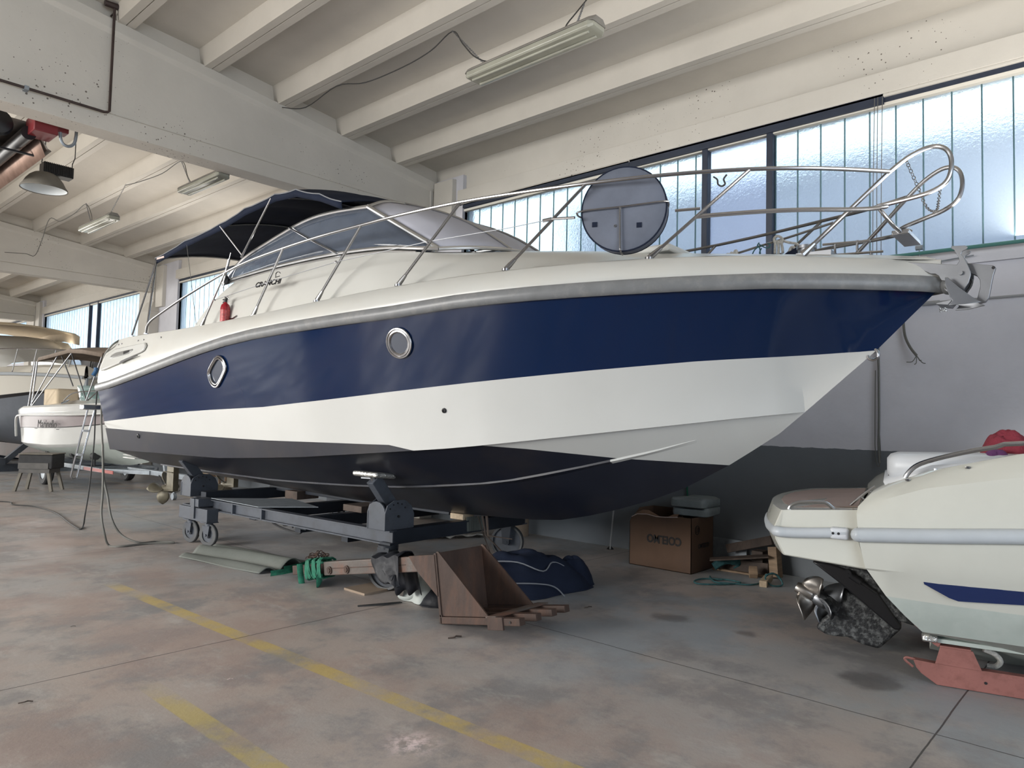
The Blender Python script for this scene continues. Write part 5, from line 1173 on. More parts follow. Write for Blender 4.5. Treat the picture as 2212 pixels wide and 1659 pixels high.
# planks and offcuts by the wall
def plank(name, label, p, q, w, h, mt, cat='plank', up=(0,0,1)):
    m = MB(); m.bar(p, q, w, h, up); return obj(name, m, MAT[mt], label=label, cat=cat, smooth=False, bevel=.004, group='timber offcuts by the wall')
plank('timber', 'dark plank with a pale sawn end, propped highest in the offcut pile', (7.40,3.45,.22), (7.280,2.914,0.391), .10,.09,'wood_dark')
plank('timber', 'upright brown timber block right of the offcut pile', (7.36,2.92,.0), (7.40,2.96,.30), .13,.09,'wood', up=(0,1,0))
plank('timber', 'thin dark board lying across the offcut pile', (7.05,3.5,.14), (7.30,2.98,.215), .16,.015,'wood_dark')
plank('timber', 'dark block standing inside the offcut pile', (7.42,3.12,.0), (7.42,3.12,.24), .14,.12,'wood_dark', up=(0,1,0))
plank('timber', 'dark board leaning against the wall behind the offcuts', (7.38,3.5,.06), (7.40,3.0,.07), .12,.12,'wood_dark')
plank('timber', 'long thin brown lath on the floor in front of the offcuts', (7.24,3.56,.012), (7.26,2.98,.012), .05,.02,'wood')
plank('timber', 'small pale offcut on the floor under the teal rope coil', (6.816,2.833,0.030), (7.101,2.887,0.050), .07,.06,'wood_pale')
plank('timber', 'short brown offcut standing tilted behind the teal rope', (7.13,3.06,.02), (7.20,3.10,.09), .08,.07,'wood')
m = MB(); m.box((7.50,3.30,.02),(7.515,3.75,.30)); obj('panel', m, MAT['galv'], label='pale grey panel leaning against the wall right of the box', cat='panel', smooth=False)
m = MB(); m.tube([V(7.36,3.36,.03),V(7.34,3.3,.09),V(7.22,3.4,.12),V(7.14,3.5,.05)], .04, 8, smooth=4, flat=.5); obj('rag', m, MAT['rope_green'], label='dark teal rag tucked in the offcut pile', cat='rag')
rp_ = [(6.789,3.235,0.012),(6.688,3.383,0.012),(6.521,3.396,0.012),(6.443,3.307,0.012),(6.595,3.142,0.012),(6.790,3.044,0.012),(6.824,3.203,0.012),(6.751,3.325,0.012),(6.838,3.388,0.012),(6.639,3.235,0.012),(6.717,3.058,0.012),(6.788,2.940,0.012),(6.967,2.910,0.012),(7.255,2.983,0.012)]
m = MB(); m.tube(rp_, .008, 6, smooth=5); c0 = V((6.940,2.812,0.050)); m.tube([V(rp_[-1]), c0+V(-.05,.02,.06), c0+V(.03,-.05,.06), c0+V(.05,-.1,-.02), c0+V(0,-.08,-.04), c0+V(-.05,-.02,-.03), c0+V(-.05,.03,.03), c0+V(.02,-.02,.07), c0+V(.06,-.09,.0)], .008, 6, smooth=5)
obj('mooring_rope', m, MAT['rope_green'], label='teal rope trailing on the floor in front of the offcuts', cat='rope')
m = MB(); m.tube([(7.271,4.890,0.030), (7.50,4.99,.62)], .010, 8); o_ = obj('prop_pole', m, MAT['pvc'], label='thin white pole with a black foot leaning on the wall under the bow', cat='pole'); m = MB(); p = V((7.415,4.987,0.000)); m.lathe([(.045,0),(.03,.018),(.014,.035),(0,.035)], p, n=14); obj('pole_foot', m, MAT['black'], o_)
m = MB(); m.tube([(7.540,4.018,0.621), (7.540,4.032,0.831), (7.54, 4.032, 1.1)], .010, 6); obj('wall_pole', m, MAT['green_web'], label='thin yellow-green pole on the wall just above the cushions', cat='pole')
m = MB(); m.cyl((7.33,6.42,0),(7.33,6.42,.42),.15,n=24); m.tube([(7.33+.152*math.cos(a),6.42+.152*math.sin(a),.41) for a in [2*PI*k/20 for k in range(20)]],.008,5,loop=True); obj('drum', m, MAT['brown_board'], label='dull tan cardboard drum at the foot of the wall behind the front wheel', cat='drum')
m = MB(); rows = [[V(5.95+.9*i/14+.1*j/6, 7.0-.5*i/14+.35*j/6, .01+.05*abs(math.sin(i*.9+j))) for j in range(7)] for i in range(15)]; m.grid(rows); obj('foil_mat', m, MAT['foil'], label='crumpled silver foil mat on the floor behind the far front wheel', cat='mat', solid=.01)

# litter on the floor
for (u, la, s_) in [((3.597,3.717,0.000),'short rusty twig on the floor in front of the fork',0.050),((4.962,3.548,0.000),'black scrap on the floor right of the navy heap',0.035),((1.192,4.457,0.000),'dark scrap of rubber at the lower left of the floor',0.030),((1.812,5.771,0.000),'small dark crumb left of the yellow line',0.015),((2.102,4.035,0.000),'little white paper scrap between the yellow lines',0.015)]:
    m = MB(); p = V(u); m.tube([p+V(-s_,s_*.3,.006), p+V(-s_*.2,-s_*.2,.01), p+V(s_*.4,s_*.1,.008), p+V(s_,-s_*.4,.006)], s_*.12, 5, smooth=3)
    obj('litter', m, MAT['label_white'] if 'white' in la else MAT['wood_dark'], label=la, cat='litter')


# ------------------------------------------------------------------ things carried by the cruiser
def Lp(p): return L2W(*p)
# anchor in the bow roller
AN = thing('anchor', 'grey steel anchor hanging in the bow roller of the navy cruiser', 'anchor', tuple(L2W(4.4,0,2.5)))
def lw(poly): return [L2W(*p) for p in poly]
sh = [(4.422,-0.015,2.602),(4.563,-0.015,2.571),(4.577,-0.015,2.554),(4.563,-0.015,2.506),(4.541,-0.015,2.374),(4.523,-0.015,2.346),(4.491,-0.015,2.339),(4.470,-0.015,2.355),(4.479,-0.015,2.376),(4.496,-0.015,2.450),(4.493,-0.015,2.488),(4.477,-0.015,2.515),(4.449,-0.015,2.531),(4.433,-0.015,2.563)]
m = MB(); m.prism(lw(sh), PX*.03); obj('shank', m, MAT['steel_dull'], AN, True, bevel=.003)
m = MB(); e = V((5.256,0.739,2.556)); m.cyl(e, e+PX*.04, .010, n=12); obj('shank_eye', m, MAT['black'], AN, True)
flp = [(4.322,-0.060,2.503),(4.337,-0.060,2.502),(4.398,-0.060,2.432),(4.462,-0.060,2.371),(4.511,-0.060,2.337),(4.408,-0.060,2.325),(4.339,-0.060,2.326),(4.361,-0.060,2.352),(4.347,-0.060,2.377),(4.322,-0.060,2.456)]
for s_ in (-1, 1):
    m = MB(); a = [L2W(p[0], s_*(.012 + .11*min(1, max(0, (4.62-p[0])/.2))), p[2]) for p in flp]; 
    m.prism(a, PX*(s_*.012))
    obj('fluke', m, MAT['steel_dull'], AN, True, bevel=.003)
tp_ = [(4.353,0.000,2.361),(4.331,-0.000,2.334),(4.267,0.000,2.344),(4.273,-0.000,2.349)]
m = MB(); m.prism([L2W(p[0],-.10,p[2]) for p in tp_], PX*.20); obj('fluke_tip', m, MAT['steel_dull'], AN, True)
m = MB(); p = L2W(*(4.308,-0.080,2.309)); rnd = random.Random(2)
for k in range(9): m.ball(p+V(rnd.uniform(-.02,.02),rnd.uniform(-.025,.025),rnd.uniform(-.012,.012)), .010, 6, (1.3,.8,.6))
obj('tape', m, MAT['foil'], AN, True)
m = MB(); m.tube([L2W(*q) for q in [(4.451,-0.020,2.496),(4.452,-0.020,2.475),(4.440,-0.020,2.442),(4.418,-0.020,2.414)]], .008, 6); obj('chain_end', m, MAT['wire'], AN, True)

# round cover hung on the guard rail
cc = V((4.265,2.801,3.060))
RC = thing('ring_buoy_cover', 'round grey cloth cover strapped behind the guard rail', 'cover', tuple(cc))
ax = (-PX*.94+FX*.34).normalized(); FD = (FX*.94+PX*.34).normalized(); rr = .305
def disc(m, c, prof, n=48):
    rs = []
    for r, d in prof: rs.append([c + ax*d + FD*(r*math.cos(2*PI*k/n)) + V(0,0,1)*(r*math.sin(2*PI*k/n)) for k in range(n)])
    m.rings(rs, True, True)
m = MB(); disc(m, cc, [(.05,-.115),(.25,-.11),(.301,-.095),(rr,-.07),(rr,0),(.298,.008),(.2,.012),(.1,.013),(.02,.013)]); obj('cover_shell', m, MAT['canvas_grey'], RC, True, angle=50)
for d, r_ in ((.006,.303),(-.10,.299)):
    m = MB(); m.tube([cc + ax*d + FD*(r_*math.cos(2*PI*k/48)) + V(0,0,1)*(r_*math.sin(2*PI*k/48)) for k in range(48)], .006, 6, loop=True); obj('piping', m, MAT['canvas_navy'], RC, True)
for dx, dz in ((-.205,-.10),(.115,-.125)):
    m = MB(); c = cc + ax*.013 + FD*dx + V(0,0,dz); m.prism([c-FD*.018-V(0,0,.018), c+FD*.018-V(0,0,.018), c+FD*.018+V(0,0,.018), c-FD*.018+V(0,0,.018)], ax*.004); obj('patch', m, MAT['canvas_navy'], RC, True)
m = MB(); c = cc + ax*.013 + FD*(-.055) + V(0,0,-.12); m.lathe([(.004,0),(.005,.004),(.010,.004),(.010,0)], c, ax, 14); obj('eyelet', m, MAT['steel'], RC, True)
HW = thing('buoy_bracket', 'thin stainless wire bracket holding the round grey cover', 'bracket', tuple(cc))
m = MB(); h = ax*.03; z0 = V(0,0,.01)
m.tube([cc-FD*.32-ax*.07+z0*-2, cc-FD*.335-ax*.0-z0*2, cc-FD*.30+h, cc+h+z0, cc+FD*.28+h+z0*2.5, cc+FD*.315+ax*.0+z0*2, cc+FD*.30-ax*.09+z0*1.5], .007, 8, smooth=4); obj('hoop', m, MAT['steel'], HW, True)
m = MB(); m.tube([cc-FD*.02+h+z0, cc-FD*.015+h-V(0,0,.26), cc-FD*.012+ax*.02-V(0,0,.305), cc-FD*.012-ax*.05-V(0,0,.315)], .007, 8, smooth=4); obj('drop_bar', m, MAT['steel'], HW, True)

# extinguisher on the side deck
ep = V((3.647,7.438,2.481))
EX = thing('fire_extinguisher', 'small red fire extinguisher standing on the side deck of the cruiser', 'fire extinguisher', tuple(ep))
m = MB(); m.lathe([(.0,0),(.046,0),(.05,.01),(.05,.19),(.042,.225),(.02,.245),(.016,.26),(.0,.26)], ep, n=24); obj('cylinder', m, MAT['red_ext'], EX, True)
m = MB(); m.lathe([(.0505,.05),(.0505,.17)], ep, n=24); obj('label_band', m, mat('extinguisher_label', (.33,.05,.05), .4, var=.5, scale=40), EX, True)
m = MB(); m.cyl(ep+V(0,0,.255), ep+V(0,0,.285), .018, n=12); m.bar(ep+V(0,0,.29)+FX*.03, ep+V(0,0,.285)-FX*.045, .02, .012); m.bar(ep+V(0,0,.275)+FX*.0, ep+V(0,0,.255)-FX*.05, .014, .010); m.bar(ep+V(0,0,.29)+FX*.03, ep+V(0,0,.31)-FX*.01, .016, .010); obj('valve', m, MAT['black'], EX, True)
m = MB(); c = ep+V(0,0,.295)+FX*.035; m.tube([c+FX*.022*math.cos(a)+V(0,0,.022*math.sin(a)) for a in [2*PI*k/14 for k in range(14)]], .003, 5, loop=True); obj('pin_ring', m, MAT['steel'], EX, True)

# mooring lines tied on the far guard rail
rp = [(5.783,1.859,3.142),(5.769,2.215,3.073),(5.760,2.443,3.035),(5.754,2.601,3.006),(5.750,2.715,2.993)]
m = MB(); m.tube([V(q) for q in rp], .010, 8, smooth=3); pr_ = obj('spare_pole', m, MAT['steel'], label='thin steel pole lashed along the far guard rail', cat='pole')
def rope(name, label, pix, r=.008, mt='rope', sm=4):
    m = MB(); m.tube(pix, r, 6, smooth=sm); return obj(name, m, MAT[mt], label=label, cat='rope')
m = MB()
for P_ in [[(5.716,2.285,3.019),(5.716,2.300,3.067),(5.717,2.270,3.086),(5.718,2.233,3.057),(5.718,2.240,3.021),(5.716,2.285,3.042),(5.716,2.292,2.944)],[(5.717,2.270,3.048),(5.717,2.262,2.989),(5.717,2.266,2.925)],[(5.718,2.248,3.052),(5.718,2.233,2.985),(5.718,2.229,2.940)],[(5.718,2.233,3.042),(5.720,2.177,3.019),(5.723,2.116,2.999),(5.723,2.105,2.968),(5.723,2.115,2.951),(5.721,2.152,2.982),(5.720,2.174,2.955),(5.721,2.152,2.944)],[(5.722,2.123,2.967),(5.723,2.101,2.949),(5.723,2.115,2.928),(5.722,2.137,2.946)]]: m.tube([V(q) for q in P_], .011, 6, smooth=4)
obj('mooring_rope', m, MAT['rope'], label='thick grey rope knotted over the far rail, its ends hanging down', cat='rope')
m = MB()
for P_ in [[(5.711,2.422,3.054),(5.710,2.437,3.029),(5.711,2.418,3.007),(5.711,2.410,2.944)],[(5.711,2.422,3.023),(5.709,2.460,2.997),(5.709,2.483,2.954)],[(5.711,2.430,3.047),(5.712,2.383,3.010),(5.714,2.345,3.001),(5.714,2.330,3.025),(5.714,2.353,3.036)],[(5.712,2.402,3.005),(5.711,2.418,2.972),(5.711,2.413,2.941)]]: m.tube([V(q) for q in P_], .005, 6, smooth=4)
obj('lashing', m, MAT['rope_green'], label='thin olive cord tied round the far rail beside the knotted rope', cat='rope')
m = MB(); P_ = [(5.700,2.716,2.980),(5.701,2.687,2.992),(5.702,2.667,2.977),(5.702,2.659,3.000),(5.703,2.634,2.977),(5.703,2.627,3.008),(5.704,2.610,2.982),(5.703,2.619,3.014),(5.703,2.635,2.997)]; m.tube([V(q) for q in P_], .012, 6, smooth=4)
obj('mooring_rope', m, MAT['rope'], label='grey rope coiled low on the foredeck left of the knotted rope', cat='rope')
m = MB(); c = V((5.672,2.133,2.903)); m.add([c+FX*-.10+V(0,0,0), c+FX*.04+V(0,0,0), c+FX*.035+V(0,0,.06), c+FX*-.02+V(0,0,.035), c+PX*.1+FX*-.02], [(0,1,2,3),(1,4,2),(2,4,3),(3,4,0),(0,4,1)]); obj('cloth', m, MAT['canvas_navy'], label='little navy cloth bundle under the rope on the foredeck', cat='cloth')

# hoses hanging from the stern
def cab(name, label, pts, r, mt, sm=6, cat='hose'):
    m = MB(); m.tube([V(q) for q in pts], r, 7, smooth=sm); return obj(name, m, MAT[mt], label=label, cat=cat)
cab('hose', 'grey hose hanging from the cruiser stern and looping along the floor', [(3.499,9.983,2.456), (3.417,10.024,2.372), (3.510,10.543,2.238), (3.532,10.594,1.897), (3.518,10.543,1.460), (3.239,9.600,1.045), (3.092,9.100,0.617), (3.021,8.900,0.377), (3.043,8.850,0.174), (3.116,8.902,0.014), (3.201,8.766,0.012), (3.489,8.758,0.012), (3.733,8.632,0.012), (3.616,8.815,0.012), (3.395,8.782,0.030), (3.262,8.950,0.113), (3.166,9.000,0.302), (3.144,9.100,0.560), (3.162,9.300,0.760), (3.269,9.700,1.125)], .012, 'wire_grey')
cab('power_cable', 'black cable dropping from the stern and trailing left over the floor', [(3.618,10.547,2.436), (3.547,10.744,2.154), (3.518,10.743,1.898), (3.543,10.844,1.456), (3.529,10.800,1.078), (3.431,10.600,0.473), (3.369,10.500,0.183), (3.383,10.591,0.020), (3.268,10.360,0.010), (3.338,10.987,0.010), (3.509,12.179,0.010), (3.500,13.167,0.010), (3.316,13.609,0.010), (3.374,13.958,0.010), (3.275,14.194,0.010), (2.993,14.651,0.010)], .009, 'wire')
c = V((3.487,10.742,2.073)); m = MB(); m.tube([c+V(0,0,.05), c, c+V(-.03,0,-.06)], .028, 10); obj('plug', m, mat('blue_plug', (.03,.10,.22), .4), label='blue power plug hanging beside the stern vent panel', cat='plug')


# ------------------------------------------------------------------ small ivory boat at the right, on a red cradle (local frame: x forward, y to port)
OBR = V((5.750,0.600,0.000)); RZR = -1.326
FRv, PRv = V((0.242,-0.970,0.000)), V((0.970,0.242,0.000))
RB = thing('sport_boat', 'ivory open boat with a grey strake, stern to the camera side, at the right edge', 'boat', tuple(OBR), RZR)
rows_src = [  # each row: aft-to-forward points of one fore-and-aft line, local coordinates
 [(-0.590,-0.520,0.283),(-0.365,-0.520,0.264),(-0.132,-0.520,0.233)],
 [(-0.658,-0.800,0.361),(-0.411,-0.800,0.358),(-0.168,-0.800,0.356)],
 [(-0.747,-0.870,0.455),(-0.438,-0.870,0.461),(-0.176,-0.870,0.456)],
 [(-0.845,-0.930,0.569),(-0.530,-0.930,0.559),(-0.183,-0.930,0.554)],
 [(-0.943,-0.985,0.719),(-0.577,-0.985,0.708),(-0.189,-0.985,0.719)],
 [(-0.952,-1.000,0.731),(-0.578,-1.000,0.729),(-0.190,-1.000,0.741)],
 [(-0.982,-1.045,0.882),(-0.579,-1.045,0.917),(-0.194,-1.045,0.955)],
 [(-0.991,-1.045,0.972),(-0.578,-1.045,0.998),(-0.193,-1.045,1.031)],
 [(-0.997,-1.020,1.043),(-0.577,-1.020,1.108),(-0.189,-1.020,1.158)],
 [(-0.991,-0.980,1.083),(-0.642,-0.980,1.212),(-0.182,-0.980,1.304)],
 [(-0.929,-0.910,1.155),(-0.644,-0.910,1.273),(-0.172,-0.910,1.389)],
 [(-0.834,-0.860,1.215),(-0.614,-0.860,1.307),(-0.165,-0.860,1.428)]]
NF = 22
def rrow(r):
    a, b, c = [V(p) for p in r]; out = []
    x0 = a.x
    for i in range(NF+1):
        t = (i/NF)**1.6; x = x0 + (4.3-x0)*t
        if x <= b.x: p = a.lerp(b, (x-a.x)/(b.x-a.x)); z = p.z
        elif x <= c.x: z = b.z + (c.z-b.z)*(x-b.x)/(c.x-b.x)
        else: k = (c.z-b.z)/(c.x-b.x); d = x-c.x; z = c.z + k*.6*d*math.exp(-d*.35)
        y = a.y * max(.004, 1 - (max(0, x-.4)/3.92)**2.3)
        out.append(V(x, y, z + (.10*max(0,x-1.5)**2*.35 if a.z < .7 else 0)))
    return out
RR = [rrow(r) for r in rows_src]
# round the aft corner between the given points
m = MB(); 
for side in (1, -1):
    G = [[V(p.x, p.y*side, p.z) for p in r] for r in RR]
    keel = [V(p.x, 0, max(.04, p.z-.22 + (.2*max(0,p.x-1.5)**1.6))) for p in G[0]]
    rows = [keel] + G
    m.grid(rows, mf=lambda i, j: 1 if i < 4 else 0)
    top_ = G[-1]; m.grid([top_, [V(p.x+.0, p.y*.86, p.z-.005) for p in top_], [V(p.x+.01, p.y*.80, p.z-.10) for p in top_], [V(p.x, p.y*.78, .75) for p in top_]], 0)
    m.grid([[V(p.x, p.y, p.z) for p in [r[0] for r in rows]], [V(p.x+.02, p.y*.5, p.z) for p in [r[0] for r in rows]], [V(p.x+.03, 0, p.z) for p in [r[0] for r in rows]]], 0)
RH = obj('hull', m, [MAT['gel_r'], MAT['gel_r_low']], RB, angle=25, weld=True)
for s_ in (1,-1):
    m = MB(); pts = [ (RR[6][i]+RR[7][i])/2 + V(0,-.012,0) for i in range(NF+1)]; pts = [V(p.x, p.y*s_, p.z) for p in pts]
    m.tube([pts[0]+V(.0,.02*s_,0)]+pts, [.03]+[.042]*len(pts), 12); m.ball(pts[0], .042, 12); obj('rubbing_strake', m, MAT['rub_light'], RB, angle=50)
m = MB(); sp_ = [(-0.658,-0.975,0.691),(-0.187,-0.975,0.725),(-0.188,-0.975,0.617),(-0.489,-0.975,0.597),(-0.533,-0.975,0.610),(-0.653,-0.975,0.671)]
m.prism([V(p) for p in sp_], (0,.004,0)); obj('side_stripe', m, MAT['navy_stripe'], RH, smooth=False)
for q in [(-0.731,-0.900,1.249),(-0.432,-0.900,1.337)]:
    m = MB(); p = V(q); m.ball(p, .012, 8, (1.3,.8,.8)); m.cyl(p, p+V(0,-.012,0), .007, n=8); obj('stud', m, MAT['steel'], RB)
m = MB(); m.tube([V(q) for q in [(-0.744,-0.840,1.258),(-0.729,-0.840,1.286),(-0.693,-0.840,1.326),(-0.639,-0.840,1.356),(-0.541,-0.840,1.391),(-0.413,-0.840,1.429),(-0.295,-0.840,1.456),(-0.162,-0.840,1.482)]] + [V(.6,-.82,1.50), V(1.4,-.75,1.5)], .014, 10, smooth=3); obj('grab_rail', m, MAT['steel'], RB)
m = MB(); p = V((-0.589,-0.830,1.320)); m.tube([p, p-V(0,0,.05)], .01, 8); obj('rail_post', m, MAT['steel'], RB)
# seat back and white liner
def soft(name, pix, y0, y1, mt):
    m = MB(); m.prism([V(q[0], y0, q[2]) for q in pix], (0, y1-y0, 0)); return obj(name, m, MAT[mt], RB, bevel=.02, seg=3, angle=60)
m = MB(); rs = []
for x, k in ((-.84,.55),(-.82,.85),(-.78,1),(-.3,1),(-.12,.95),(-.08,.6)):
    c = V(x, -.52, 1.315 + .03*(x+.8)); w_, h_ = .21*k, .085*k
    rs.append([c + V(0, w_*abs(math.cos(t))**.55*math.copysign(1,math.cos(t)), h_*abs(math.sin(t))**.6*math.copysign(1,math.sin(t))) for t in [2*PI*q/24 for q in range(24)]])
m.rings(rs); obj('seat_back', m, MAT['vinyl_white'], RB, angle=60)
m = MB(); rows = [[V(x, y, z) for y in (-.76,-.3,.2,.6)] for x, z in ((-.85,1.20),(-.60,1.31),(-.3,1.345),(-.05,1.37),(.4,1.40),(1.5,1.42))]; m.grid(rows); obj('sun_pad', m, MAT['vinyl_white'], RB, solid=.05)
# platform
ptop = [(-1.411,-1.032,1.035),(-1.012,-0.703,1.035),(-1.022,-0.653,1.035),(-0.958,0.348,1.035),(-1.013,0.516,1.035),(-1.117,0.383,1.035),(-1.247,-0.279,1.035),(-1.368,-0.777,1.035)]
A0 = (-1.425,-0.920,1.023); A1 = (-1.004,-0.920,1.057); B0 = (-1.455,-1.000,0.930); C0_ = (-1.449,-1.000,0.854); D0 = (-1.409,-0.950,0.749); D1 = (-0.948,-0.950,0.712)
def aftx(y, x0, k=.16): return x0 - k*(1-(y/.95)**2) 
m = MB(); rows = []
prof = [A0, B0, C0_, D0]
ys = [-.95+1.9*i/24 for i in range(25)]
for i in range(25):
    f_ = ys[i]/.95
    r = [(-.98, A1[1]*-f_*1, A1[2])]
    for p in prof: r.append((aftx(f_*.95, p[0]), -p[1]*f_, p[2]))
    r.append((D1[0], -D1[1]*f_, D1[2]))
    rows.append(r)
m.grid(rows)
for f_ in (-1, 1):
    m.add([(-.98, A1[1]*-f_, A1[2])] + [(aftx(.95,p[0]), -p[1]*f_, p[2]) for p in prof] + [(D1[0],-D1[1]*f_,D1[2]), (-1.0, -B0[1]*f_, B0[2])], [tuple(range(7))])
m.add([(-.98, y_*.92/.95, A1[2]) for y_ in ys] + [(aftx(y_, A0[0]), y_*.92/.95, A0[2]) for y_ in ys[::-1]], [tuple(range(50))])
PF = obj('bathing_platform', m, MAT['gel_r'], RB, angle=35, weld=True, bevel=.01)
m = MB(); m.add([(-1.0, y_*.84, A1[2]+.004) for y_ in (-.9,.9)] + [(aftx(y_, A0[0])+.06, y_*.86, A0[2]+.004) for y_ in (.9,.6,.3,0,-.3,-.6,-.9)], [tuple(range(9))]); obj('teak_pad', m, MAT['teak'], PF, smooth=False, solid=.004)
m = MB(); pts = [V(q) for q in [(-1.052,-1.010,0.927),(-1.147,-1.010,0.918),(-1.276,-1.010,0.906),(-1.381,-1.010,0.899),(-1.434,-1.010,0.900)]]
m.tube(pts + [V(pts[-1].x-.03,-.93,pts[-1].z), V(pts[-1].x-.09,-.7,pts[-1].z), V(pts[-1].x-.15,-.3,pts[-1].z), V(pts[-1].x-.16,0,pts[-1].z), V(pts[-1].x-.15,.3,pts[-1].z), V(pts[-1].x-.09,.7,pts[-1].z), V(pts[-1].x,.95,pts[-1].z)], .032, 12, smooth=4); obj('platform_strake', m, MAT['rub_light'], RB)
m = MB(); p = V((-1.092,-1.010,0.920)); m.box((p.x-.05,p.y-.03,p.z-.034),(p.x+.055,p.y+.05,p.z+.034)); ec = obj('strake_end', m, MAT['vinyl_white'], RB, bevel=.018, seg=3)
m = MB()
for dx in (-.03,.0): m.cyl((p.x+dx,p.y-.032,p.z+.002),(p.x+dx,p.y-.028,p.z+.002),.008,n=10)
obj('screw_hole', m, MAT['black'], ec)
m = MB(); m.tube([V(q) for q in [(-1.389,-0.860,1.024),(-1.378,-0.860,1.045),(-1.345,-0.860,1.065),(-1.304,-0.860,1.074),(-1.206,-0.860,1.081),(-1.171,-0.860,1.078),(-1.142,-0.860,1.057),(-1.127,-0.860,1.044)]], .011, 8, smooth=4); obj('grab_rail', m, MAT['steel'], RB)
m = MB(); a, b = V((-1.044,-0.700,1.061)), V((-0.906,-0.700,1.188)); m.tube([a, a.lerp(b,.5)+V(0,0,.006), b], .008, 8)
for t_ in (.42,.75): q = a.lerp(b,t_); m.tube([q, q+V(.04,.0,-.03)], .008, 6)
obj('cleat', m, MAT['steel'], RB)
m = MB(); a = V((-0.837,-0.300,1.232)); m.tube([a, a+V(.09,0,-.03)], .018, 8); m.tube([a+V(.02,0,-.005), a+V(.05,0,-.06)], .010, 6); obj('bollard', m, MAT['steel'], RB)
# stern drive, tilted up
SDR = obj('stern_drive', MB().prism([V(q) for q in [(-1.113,-0.110,0.424),(-0.756,-0.110,0.193),(-0.895,-0.110,0.035),(-0.997,-0.110,0.049),(-1.090,-0.110,0.084),(-1.184,-0.110,0.076),(-1.231,-0.110,0.081),(-1.297,-0.110,0.116),(-1.267,-0.110,0.172),(-1.219,-0.110,0.217),(-1.184,-0.110,0.248),(-1.208,-0.110,0.309),(-1.148,-0.110,0.330)]], (0,.06,0)), MAT['drive'], RB, bevel=.02, seg=3)
m = MB(); m.prism([V(q) for q in [(-1.317,-0.170,0.592),(-1.192,-0.170,0.591),(-1.087,-0.170,0.565),(-0.905,-0.170,0.437),(-0.757,-0.170,0.225),(-0.762,-0.170,0.200),(-0.800,-0.170,0.194),(-0.995,-0.170,0.351),(-1.145,-0.170,0.469)]], (0,.18,0)); obj('cavitation_plate', m, MAT['drive_clean'], SDR, bevel=.012)
m = MB(); m.prism([V(q) for q in [(-1.204,-0.160,0.588),(-0.961,-0.160,0.578),(-0.849,-0.160,0.412),(-0.676,-0.160,0.235),(-0.751,-0.160,0.248),(-0.839,-0.160,0.284),(-0.905,-0.160,0.336),(-1.018,-0.160,0.446)]], (0,.22,0)); obj('transom_shield', m, MAT['drive'], SDR, bevel=.015)
m = MB(); q0, q1 = V((-1.086,-0.190,0.543)), V((-0.904,-0.190,0.427)); m.cyl(q0, q0.lerp(q1,.45), .022, n=12); m.cyl(q0.lerp(q1,.4), q1, .009, n=10); m.cyl(q0+V(0,-.02,0), q0+V(0,.02,0), .026, n=14); obj('trim_ram', m, MAT['drive_clean'], SDR)
h0, h1 = V((-1.150,-0.080,0.272)), V((-1.362,-0.080,0.360))
m = MB(); m.tube([h0, h0.lerp(h1,.5), h1], [.065,.055,.03], 16); obj('gear_case', m, MAT['drive'], SDR)
ax_ = (h1-h0).normalized()
propeller(h0.lerp(h1,.33), ax_, .185, 4, 1.15, MAT['steel_dull'], SDR, rot=.5, hub=.05)
propeller(h0.lerp(h1,.92), ax_, .19, 3, 1.15, MAT['prop_steel'], SDR, rot=1.55, hub=.036)

# red cradle
CRD = thing('boat_cradle', 'low red oxide steel cradle under the ivory boat', 'cradle', tuple(OBR), RZR)
for s_ in (-1, 1):
    yk = lambda y: y if s_ == -1 else -y
    m = MB(); m.prism([V(-.70,yk(-.582),.135),V(-.60,yk(-.582),.130),V(1.9,yk(-.582),.13),V(1.9,yk(-.582),.004),V(-.575,yk(-.582),.004),V(-.66,yk(-.582),.06),V(-.685,yk(-.582),.09)], (0,.06,0)); sk = obj('skid', m, MAT['red_frame'], CRD, smooth=False, bevel=.003)
    m = MB(); m.prism([V(-.585,yk(-.59),.132),V(-.345,yk(-.59),.128),V(-.39,yk(-.59),.235),V(-.555,yk(-.59),.245)], (0,.01,0)); m.box((-.56,yk(-.60),.236),(-.40,yk(-.50),.246)); obj('support_plate', m, MAT['red_frame'], CRD, smooth=False, bevel=.002)
    m = MB(); m.tube([V(-.56,yk(-.58),.245),V(-.59,yk(-.58),.262),V(-.61,yk(-.585),.30)], .008, 6, smooth=3, flat=2.2); obj('bent_strap', m, MAT['red_frame'], CRD)
    m = MB(); m.tube([V(-.69,yk(-.56),.13),V(-.735,yk(-.56),.135),V(-.745,yk(-.56),.12),V(-.70,yk(-.56),.085)], .008, 6, smooth=4); obj('tow_loop', m, MAT['red_frame'], CRD)
    m = MB(); m.box((-.62,yk(-.60),.26),(1.8,yk(-.50),.285)); obj('bearer', m, MAT['gel_r_low'], CRD, smooth=False, bevel=.004)
    m = MB(); c = V((-0.327,-0.583,0.061)); m.cyl((c.x,yk(-.586),c.z),(c.x,yk(-.58),c.z),.008,n=12); obj('bolt_hole', m, MAT['black'], sk)
for x in (-.45,.9): 
    m = MB(); m.box((x-.03,-.55,.09),(x+.03,.55,.13)); obj('cross_tube', m, MAT['red_frame'], CRD, smooth=False)
m = MB(); m.box((-.655,-.63,.262),(-.57,-.55,.305)); obj('pad', m, MAT['foil'], CRD, bevel=.012)
m = MB(); m.tube([OBR+FRv*x+PRv*y+V(0,0,z) for x, y, z in ((-.33,-.5,.235),(-.27,-.48,.21),(-.24,-.46,.17),(-.26,-.44,.13),(-.30,-.42,.12))], .016, 8, smooth=4)
obj('rope_end', m, MAT['rope'], label='white rope loop hanging at the first upright of the red cradle', cat='rope')
